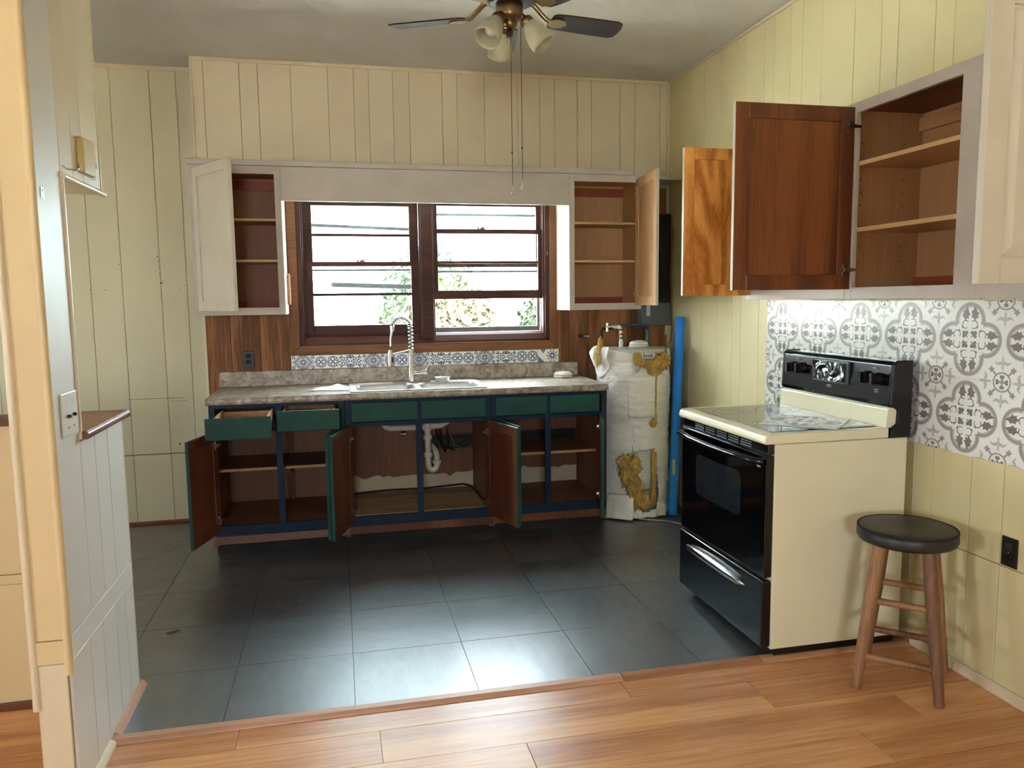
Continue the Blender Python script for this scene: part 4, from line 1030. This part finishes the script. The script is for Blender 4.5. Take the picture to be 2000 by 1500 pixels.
def inpoly(x_, y_, P_):
    r_ = False
    for (ax, ay), (bx_, by) in zip(P_, P_[1:]+P_[:1]):
        if (ay > y_) != (by > y_) and x_ < (bx_-ax)*(y_-ay)/(by-ay)+ax: r_ = not r_
    return r_
def top_edge(d):       # ragged upper edge of the blanket
    d = (d+180) % 360-180
    base = 1.125+.006*math.sin(d*.11)
    if -112 < d < -44: return 1.0+.02*math.sin(d*.31)
    if d < -112: return min(1.128, 1.105+(-112-d)*.0007)
    return base
NT, NZ = 180, 76
m = MB(); idx = {}
for j in range(NZ+1):
    for i in range(NT):
        d = -180+360*i/NT; z_ = .012+(top_edge(d)-.012)*j/NZ
        r_ = BR+.009*noise.noise(Vector((d*.03, z_*9, 0)))+.006*noise.noise(Vector((d*.05, z_*34+d*.05, 4)))+.003*noise.noise(Vector((d*.2, z_*40, 8)))
        r_ += -.010*math.exp(-((z_-1.035-.012*math.sin(d*.04))/.012)**2)          # tape crease
        r_ += -.006*math.exp(-((z_-.60-.03*math.sin(d*.06))/.008)**2)
        r_ += .022*max(0, (.11-z_)/.11)*(1+.5*math.sin(d*.3))                       # slumps at the floor
        if d > 150 or d < -150: r_ += .018*max(0, (z_-.9)/.2)
        r_ = min(r_, YB-.012-HC[1]) if 40 < d < 140 else r_
        idx[(i, j)] = len(m.v); m.v.append(hp_(d, z_, r_))
for j in range(NZ):
    for i in range(NT):
        d = -180+360*(i+.5)/NT; z_ = .012+(top_edge(d)-.012)*(j+.5)/NZ
        if inpoly(d, z_, HOLE): continue
        i2 = (i+1) % NT; m.face([idx[(i, j)], idx[(i2, j)], idx[(i2, j+1)], idx[(i, j+1)]], 0, True)
bl = part('insulation_blanket', m, blanket, wh_, recalc=False)
sd = bl.modifiers.new('solid', 'SOLIDIFY'); sd.thickness = .004; sd.offset = -1
def curved(name, d0, d1, z0, z1, r_, th, mt, nu=14, nv=6, wob=0.0, parent=wh_):
    m = MB(); k0 = {}
    for s_ in (0, 1):
        for j in range(nv+1):
            for i in range(nu+1):
                d = d0+(d1-d0)*i/nu; z_ = z0+(z1-z0)*j/nv
                rr = r_+(th if s_ else 0)+wob*noise.noise(Vector((d*.12, z_*20, 7)))
                k0[(s_, i, j)] = len(m.v); m.v.append(hp_(d, z_, rr))
    for s_ in (0, 1):
        for j in range(nv):
            for i in range(nu): m.face([k0[(s_, i, j)], k0[(s_, i+1, j)], k0[(s_, i+1, j+1)], k0[(s_, i, j+1)]], 0, True)
    for i in range(nu):
        for j in (0, nv): m.face([k0[(0, i, j)], k0[(0, i+1, j)], k0[(1, i+1, j)], k0[(1, i, j)]])
    for j in range(nv):
        for i in (0, nu): m.face([k0[(0, i, j)], k0[(0, i, j+1)], k0[(1, i, j+1)], k0[(1, i, j)]])
    return part(name, m, mt, parent)
curved('blanket_flap', -119, -77, .685, .960, .251, .004, blanket, 18, 10, .003)
curved('access_panel', -104, -80, .20, .475, HR+.002, .006, jacket, 10, 4)
curved('label_plate', -104, -73, 1.060, 1.112, HR+.0005, .0015, paper, 14, 3)
curved('rating_sticker', -72, -56, 1.055, 1.112, HR+.0005, .0015, paint('yellow_sticker', (190, 176, 90), .5, .1, 10, 0), 8, 3)
curved('tank_seam', -130, -60, .190, .196, HR+.001, .003, grey_metal, 20, 1)
# lettering on the label, curved with the tank
def lettering(text, d0, d1, z0, h, mt, parent):
    cu = bpy.data.curves.new('lettering', 'FONT'); cu.body = text; cu.size = 1.0; cu.offset = .02
    ob = bpy.data.objects.new('tmp', cu); C.objects.link(ob)
    dg = bpy.context.evaluated_depsgraph_get(); me = bpy.data.meshes.new_from_object(ob.evaluated_get(dg))
    bpy.data.objects.remove(ob)
    xs = [v.co.x for v in me.vertices]; ys = [v.co.y for v in me.vertices]; x0, x1, y0, y1 = min(xs), max(xs), min(ys), max(ys)
    for v in me.vertices:
        u = (v.co.x-x0)/(x1-x0); w_ = (v.co.y-y0)/(y1-y0); p = hp_(d0+(d1-d0)*u, z0+h*w_, HR+.0032)
        v.co = Vector(p)-Vector(ROOTLOC[parent.name])
    me.materials.clear(); me.materials.append(mt)
    return link('lettering', me, parent)
lettering('O.Smith', -103, -77, 1.078, .026, black_plastic, wh_)
curved('label_line', -95, -76, 1.0665, 1.0705, HR+.003, .0005, black_plastic, 8, 1); curved('label_border', -104, -73, 1.1085, 1.1105, HR+.0025, .0005, black_plastic, 12, 1)
curved('sticker_mark', -69, -61, 1.085, 1.100, HR+.0025, .0005, black_plastic, 4, 1)
def tuft(c, r3, seed, mt=fiberglass, name='fiberglass_tuft', rough=.48, freq=18):
    b = bmesh.new(); bmesh.ops.create_icosphere(b, subdivisions=5, radius=1.0)
    for v in b.verts:
        n_ = v.co.normalized(); k = 1+rough*noise.fractal(n_*2.6+Vector((seed*3.1, 0, 0)), .6, 2.1, 6)
        v.co = Vector((n_.x*r3[0]*k, n_.y*r3[1]*k, n_.z*r3[2]*k))
    me = bpy.data.meshes.new(name); b.to_mesh(me); b.free(); me.materials.append(mt)
    for p in me.polygons: p.use_smooth = True
    o = link(name, me, wh_, Vector(c)-Vector(ROOTLOC[wh_.name])); return o
for d, z_, r3, sd_ in ((-97, 1.045, (.050, .03, .020), 1), (-82, 1.035, (.055, .032, .026), 2), (-66, 1.040, (.055, .04, .040), 3), (-54, 1.060, (.03, .04, .045), 4), (-78, .985, (.045, .026, .026), 5), (-106, 1.075, (.022, .03, .038), 6)):
    tuft(hp_(d, z_, HR+.022), r3, sd_)
for d, z_, r3, sd_ in ((-124, .385, (.045, .035, .050), 11), (-117, .30, (.055, .035, .085), 12), (-108, .215, (.050, .035, .075), 13), (-99, .125, (.052, .035, .070), 14), (-108, .36, (.04, .03, .06), 15), (-90, .115, (.030, .03, .05), 16)):
    tuft(hp_(d, z_, HR+.012), r3, sd_)
curved('fiberglass_strip', -80, -71.5, .09, .47, HR+.004, .018, fiberglass, 5, 14, .02)
curved('fiberglass_strip', -77.5, -74, .66, .96, BR-.004, .014, fiberglass, 4, 12, .012)
tuft(hp_(-79, .645, BR+.004), (.022, .014, .024), 21)
# loose plastic flap hanging over the left top edge, tuft of fiberglass sticking up
def sheet(name, pts, mt, nrows):
    m = MB(); nc = len(pts[0])
    for row in pts:
        for p in row: m.v.append(p)
    for j in range(len(pts)-1):
        for i in range(nc-1): m.face([j*nc+i, j*nc+i+1, (j+1)*nc+i+1, (j+1)*nc+i], 0, True)
    o = part(name, m, mt, wh_, recalc=False); s_ = o.modifiers.new('solid', 'SOLIDIFY'); s_.thickness = .002
    o.modifiers.new('sub', 'SUBSURF').render_levels = 1; return o
rowsp = []
for j in range(9):
    u = j/8; row = []
    for i in range(8):
        w_ = i/7; d = -192+w_*44
        r_ = BR+.012+.045*math.sin(PI*min(1, u*1.3))*(1-.5*w_)+.030*noise.noise(Vector((i*1.3, j*1.1, 2)))
        row.append(hp_(d, 1.150-.215*u*(.65+.35*math.sin(PI*w_))+.012*noise.noise(Vector((i, j, 9))), r_))
    rowsp.append(row)
sheet('torn_plastic', rowsp, paint('torn_white_plastic', (232, 230, 226), .35, .05, 10, 0), 9)
tuft(hp_(-166, 1.165, BR+.02), (.016, .016, .042), 31, fiberglass)
tuft(hp_(-164, 1.085, BR+.05), (.026, .022, .055), 32, paint('pale_fiberglass', (226, 196, 140), .9, .25, 25, .8, 60))
# floor skirt of crumpled plastic
rowsp = []
for j in range(5):
    u = j/4; row = []
    for i in range(22):
        d = -150+i*5; row.append(hp_(d, .16*(1-u)+.006+.012*abs(noise.noise(Vector((i*.9, j*2, 3)))), BR+.012+.055*u+.02*noise.noise(Vector((i*.8, j, 5)))*u))
    rowsp.append(row)
sheet('torn_plastic_skirt', [r_[:9] for r_ in rowsp], blanket, 5)
m = MB(); m.tube([(1.90, 4.655, .012), (1.97, 4.63, .008), (2.06, 4.58, .007), (2.12, 4.50, .007), (2.15, 4.40, .007), (2.2, 4.2, .007)], .005, 6)
solo('floor_cord', m, crumb, 'thin tan cord on the floor between heater and range', 'cord', (2.0, 4.6, 0))
# pipes on top
m = MB(); px, py = 1.888, 4.97
m.cyl((px, py, 1.13), (px, py, 1.175), .016, n=12); m.cyl((px, py, 1.175), (px, py, 1.255), .013, n=12); m.tube([(px, py, 1.25), (px, py+.02, 1.27), (px-.01, py+.08, 1.27), (px-.02, YB-.003, 1.268)], .013, 10)
part('supply_pipe', m, white_plastic, wh_)
for z_ in (1.19, 1.215, 1.245): m = MB(); m.cyl((px, py, z_), (px, py, z_+.014), .017, n=12); part('pipe_collar', m, copper, wh_)
m = MB(); m.tube([(1.80, 5.12, 1.05), (1.80, 5.12, 1.24), (1.805, 5.11, 1.255), (1.83, 5.10, 1.258), (1.875, 5.08, 1.258)], .009, 8); part('relief_pipe', m, dark_metal, wh_)
m = MB(); m.cyl((1.835, 5.10, 1.235), (1.835, 5.10, 1.295), .014, n=10); m.box(1.815, 1.86, 5.085, 5.10, 1.265, 1.275); part('valve', m, chrome, wh_)
px, py = 2.075, 4.96
m = MB(); m.cyl((px, py, 1.13), (px, py, 1.17), .016, n=12); m.cyl((px, py, 1.16), (px+.004, py, 1.235), .013, n=12); m.tube([(px+.004, py, 1.23), (px+.01, py+.04, 1.27), (px-.04, py+.10, 1.28), (px-.12, YB-.003, 1.275)], .012, 10); part('supply_pipe', m, grey_metal, wh_)
m = MB(); m.tube([(px+.004, py, 1.262), (px-.06, py-.01, 1.275), (px-.10, py-.01, 1.268)], .008, 8); part('valve_handle', m, paint('blue_handle', (52, 54, 110), .5, .1, 8, 0), wh_)
hb = thing('hose_bib', 'small dark wall valve on the walnut panelling beside the heater', 'valve', (1.665, YB, 1.20))
m = MB(); m.cyl((1.665, YB, 1.205), (1.665, YB-.05, 1.205), .012, n=10); m.box(1.635, 1.665, YB-.055, YB-.035, 1.198, 1.214); part('valve_body', m, dark_metal, hb); m = MB(); m.cyl((1.69, YB-.045, 1.208), (1.705, YB-.045, 1.208), .012, n=12); m.cyl((1.66, YB-.045, 1.206), (1.695, YB-.045, 1.208), .006, n=8); part('handle', m, chrome, hb)
s2 = smoke_alarm((1.972, 4.86, 1.1385), 'white round smoke alarm with paper scrap on top of the water heater', 'paper', 'smoke alarms')
m = MB(); m.prism([(1.955, 4.83), (2.01, 4.845), (2.005, 4.89), (1.95, 4.875)], 'z', 1.1825, 1.1835); part('paper_scrap', m, paper, s2)

# pool noodle
pn = thing('pool_noodle', 'long blue foam tube leaning upright between heater and right wall', 'foam tube', (2.168, 4.735, 0))
m = MB(); pa, pb = Vector((2.169, 4.725, .002)), Vector((2.262, 4.84, 1.335)); d_ = (pb-pa).normalized(); a_ = d_.orthogonal().normalized(); b2 = d_.cross(a_)
pts = [(r_, t_) for r_, t_ in ((.012, 0), (.030, 0), (.032, .004), (.032, (pb-pa).length-.004), (.030, (pb-pa).length), (.012, (pb-pa).length))]
mt_ = Matrix((a_, b2, d_)).transposed(); m.lathe(pts, tuple(pa), 24, mat=mt_); part('foam', m, blue_foam, pn)
q = pa+d_*.33
m = MB(); m.box(q.x-.030, q.x-.010, q.y-.036, q.y-.032, q.z-.05, q.z+.055); part('price_tag', m, paint('tag_print', (200, 206, 150), .5, .2, 40, 0), pn)

# ------------------------------------------------------------------ ceiling fan
FX, FY = .770, 3.385
fan = thing('ceiling_fan', 'dark-bladed ceiling fan with brass housing and three frosted shades', 'ceiling fan', (FX, FY, ZC))
def L(m, prof, n=32): m.lathe(prof, (FX, FY, 0), n); return m
part('canopy', L(MB(), [(.001, ZC-.001), (.07, ZC-.001), (.066, ZC-.035), (.03, ZC-.055), (.001, ZC-.055)]), brass, fan)
part('downrod', L(MB(), [(.013, ZC-.05), (.013, 2.835)], 16), brass, fan)
part('motor_housing', L(MB(), [(.001, 2.845), (.05, 2.84), (.105, 2.815), (.118, 2.79), (.118, 2.755), (.10, 2.737), (.06, 2.733), (.001, 2.733)]), dark_metal, fan)
part('switch_housing', L(MB(), [(.056, 2.734), (.059, 2.73), (.059, 2.682), (.055, 2.672), (.04, 2.664), (.001, 2.662)]), brass, fan)
part('light_fitter', L(MB(), [(.030, 2.665), (.034, 2.655), (.030, 2.640), (.018, 2.628), (.001, 2.626)]), brass, fan)
part('pull_switch', L(MB(), [(.001, 2.626), (.014, 2.626), (.014, 2.598), (.001, 2.598)], 14), dark_metal, fan)
W0 = 82.3
for k in range(5):
    a = R(W0+72*k); ca, sa = math.cos(a), math.sin(a)
    def lp(r_, s_, z_): return (FX+ca*r_-sa*s_, FY+sa*r_+ca*s_, z_)
    m = MB(); ctr = [(.085, 2.745), (.115, 2.742), (.145, 2.715), (.175, 2.690), (.20, 2.682)]
    m.tube([lp(r_, .012, z_) for r_, z_ in ctr], .006, 6); m.tube([lp(r_, -.012, z_) for r_, z_ in ctr], .006, 6)
    tilt = .20
    pad = [(.185, -.018), (.22, -.035), (.255, -.028), (.275, 0), (.255, .028), (.22, .035), (.185, .018)]
    i0 = len(m.v)
    for zo in (-.006, -.002):
        for r_, s_ in pad: m.v.append(lp(r_, s_, 2.684+zo-s_*tilt))
    n_ = len(pad); m.face([i0+q_ for q_ in range(n_)]); m.face([i0+n_+q_ for q_ in reversed(range(n_))])
    for q_ in range(n_): m.face([i0+q_, i0+(q_+1) % n_, i0+n_+(q_+1) % n_, i0+n_+q_])
    part('blade_iron', m, brass, fan)
    out = [(.195, -.040), (.205, -.052), (.24, -.058), (.36, -.062), (.51, -.064), (.535, -.052), (.545, -.020), (.547, .02), (.540, .050), (.515, .062), (.36, .060), (.24, .056), (.205, .050), (.195, .038)]
    m = MB(); n_ = len(out)
    for zo in (0, .006):
        for r_, s_ in out: m.v.append(lp(r_, s_, 2.684+zo-s_*tilt))
    m.face(list(range(n_))); m.face([n_+q_ for q_ in reversed(range(n_))])
    for q_ in range(n_): m.face([q_, (q_+1) % n_, n_+(q_+1) % n_, n_+q_])
    part('blade', m, blade_wood, fan)
for aw in (109, 229, 349):
    a = R(aw-12.7)
    dirn = Vector((math.cos(a)*.60, math.sin(a)*.60, -.80)).normalized()
    p0 = Vector((FX+.028*math.cos(a), FY+.028*math.sin(a), 2.684)); p1 = p0+Vector((math.cos(a)*.030, math.sin(a)*.030, -.006))
    m = MB(); m.tube([p0, p1, p1+dirn*.02], .012, 10); part('lamp_arm', m, brass, fan)
    q = p1+dirn*.010; ax = dirn.orthogonal().normalized(); ay = dirn.cross(ax); mt_ = Matrix((ax, ay, dirn)).transposed()
    m = MB(); m.lathe([(.001, 0), (.018, 0), (.028, .010), (.030, .030), (.027, .034)], tuple(q), 20, mat=mt_); part('socket_cup', m, brass, fan)
    m = MB(); m.lathe([(.026, .028), (.034, .045), (.046, .075), (.053, .105), (.055, .130), (.054, .145), (.052, .145), (.0525, .130), (.0505, .105), (.0435, .075), (.031, .045), (.023, .028)], tuple(q), 28, mat=mt_); part('glass_shade', m, shade_mat, fan)
    m = MB(); m.lathe([(.012, .03), (.013, .05), (.024, .075), (.028, .092), (.022, .108), (.001, .116)], tuple(q), 18, mat=mt_); part('bulb', m, white_plastic, fan)
rx, ry = rt.x, rt.y
for off, zb, dy in ((.004, 1.935, -.012), (.048, 1.955, -.012)):
    cx, cy = FX+rx*off+.0, FY+ry*off+dy*0
    m = MB(); m.tube([(cx, cy, 2.60 if off < .02 else 2.66), (cx+.001, cy, zb+.03)], .0014, 5); m.cyl((cx, cy, zb+.17), (cx, cy, zb+.178), .003, n=6); part('pull_chain', m, dark_metal, fan)
    m = MB(); m.lathe([(.001, zb+.034), (.003, zb+.03), (.004, zb+.022), (.009, zb+.006), (.010, zb), (.007, zb-.007), (.001, zb-.010)], (cx, cy, 0), 14); part('pull_pendant', m, crystal, fan)

# ------------------------------------------------------------------ floor litter
def leaf(x_, y_, s_, a_, lab):
    m = MB(); pts = rotp([(-.5, 0), (-.2, .18), (.1, .12), (.3, .25), (.5, .05), (.2, -.12), (-.2, -.16)], a_, x_, y_, s_)
    m.prism(pts, 'z', .0008, .004); solo('dry_leaf', m, leaf_brown, lab, 'leaf', (x_, y_, .0008), group='litter on the kitchen floor')
leaf(-.77, 3.56, .06, .3, 'dry brown leaf on the dark floor near the half wall')
leaf(-.60, 3.93, .055, 1.0, 'small dry leaf on the dark floor below the left cabinet')
leaf(-.25, 3.76, .04, 2.0, 'tiny leaf scrap in the middle of the dark floor')
m = MB()
for k in range(90):
    x_ = random.gauss(1.42, .12); y_ = random.gauss(3.0, .2); s_ = random.uniform(.0006, .0017)
    if x_ > 1.6: continue
    m.box(x_-s_, x_+s_, y_-s_, y_+s_*.6, .0004, .0004+s_)
o = solo('floor_crumbs', m, crumb, 'scatter of pale crumbs on the dark floor before the range', 'crumbs', (1.42, 3.0, 0)); o['kind'] = 'stuff'

# ------------------------------------------------------------------ outdoors
m = MB(); m.box(-60, 60, YL+.4, 90, -.7, -.6); m.box(-60, 60, -60, YREAR-.3, -.7, -.6); m.box(-60, XW0-.3, YREAR-.3, YL+.4, -.7, -.6)
o = solo('yard', m, bounce_ground, 'pale bright ground outside the window', 'ground', (0, 10, -.6)); o['kind'] = 'structure'
nh = thing('neighbour_house', 'white sided house outside the left window', 'house', (-3.3, 11.5, -.6))
part('wall', bx(-7, .46, 10.4, 14, -.6, 4.6), plaster_out, nh)
m = MB(); m.prism([(-7.4, 4.6), (.9, 4.6), (-3.2, 6.4)], 'y', 10.1, 14.3); part('roof', m, grey_metal, nh)
for k in range(26): part('siding_board', bx(-7, .462, 10.385, 10.4, -.6+k*.2, -.41+k*.2), plaster_out, nh, .004)
def shrub(x_, y_, rx_, rz_, n_, mt, label, seed, zc=None):
    rr = random.Random(seed); zc = rz_-.6 if zc is None else zc
    t = thing('shrub', label, 'shrub', (x_, y_, -.6), 'garden shrubs'); m = MB()
    for k in range(n_):
        a = rr.uniform(0, 2*PI); h = rr.uniform(-1, 1); q = rr.uniform(.55, 1)**.5*(1+.15*math.sin(3*a+seed)); s_ = math.sqrt(1-h*h)
        p = Vector((x_+rx_*q*s_*math.cos(a), y_+rx_*q*s_*math.sin(a), zc+rz_*q*h))
        u = Vector((rr.uniform(-1, 1), rr.uniform(-1, 1), rr.uniform(-1, 1))).normalized(); w_ = u.orthogonal().normalized(); l = rr.uniform(.05, .10)
        i0 = len(m.v); m.v += [tuple(p-u*l), tuple(p+w_*l*.4), tuple(p+u*l), tuple(p-w_*l*.4)]; m.face([i0, i0+1, i0+2, i0+3])
    part('foliage', m, mt, t, recalc=False)
    m = MB()
    for k in range(5): a = k*1.3; m.tube([(x_+.05*math.cos(a), y_+.05*math.sin(a), -.6), (x_+rx_*.5*math.cos(a), y_+rx_*.5*math.sin(a), zc)], .02, 6)
    part('stem', m, bark, t)
shrub(1.45, 10.5, .75, 1.15, 6500, leaf_yellow, 'pale leafy shrub beside the white house outside', 1)
shrub(3.4, 10.8, 1.05, 1.25, 7000, leaf_green, 'green leafy shrub outside the right window', 2)
shrub(1.55, 13.5, .9, 1.5, 5000, leaf_green, 'far green shrub between the nearer shrubs outside', 3)
shrub(4.6, 13.0, 1.3, 1.5, 5000, leaf_green, 'large shrub at the right edge of the garden view', 4)
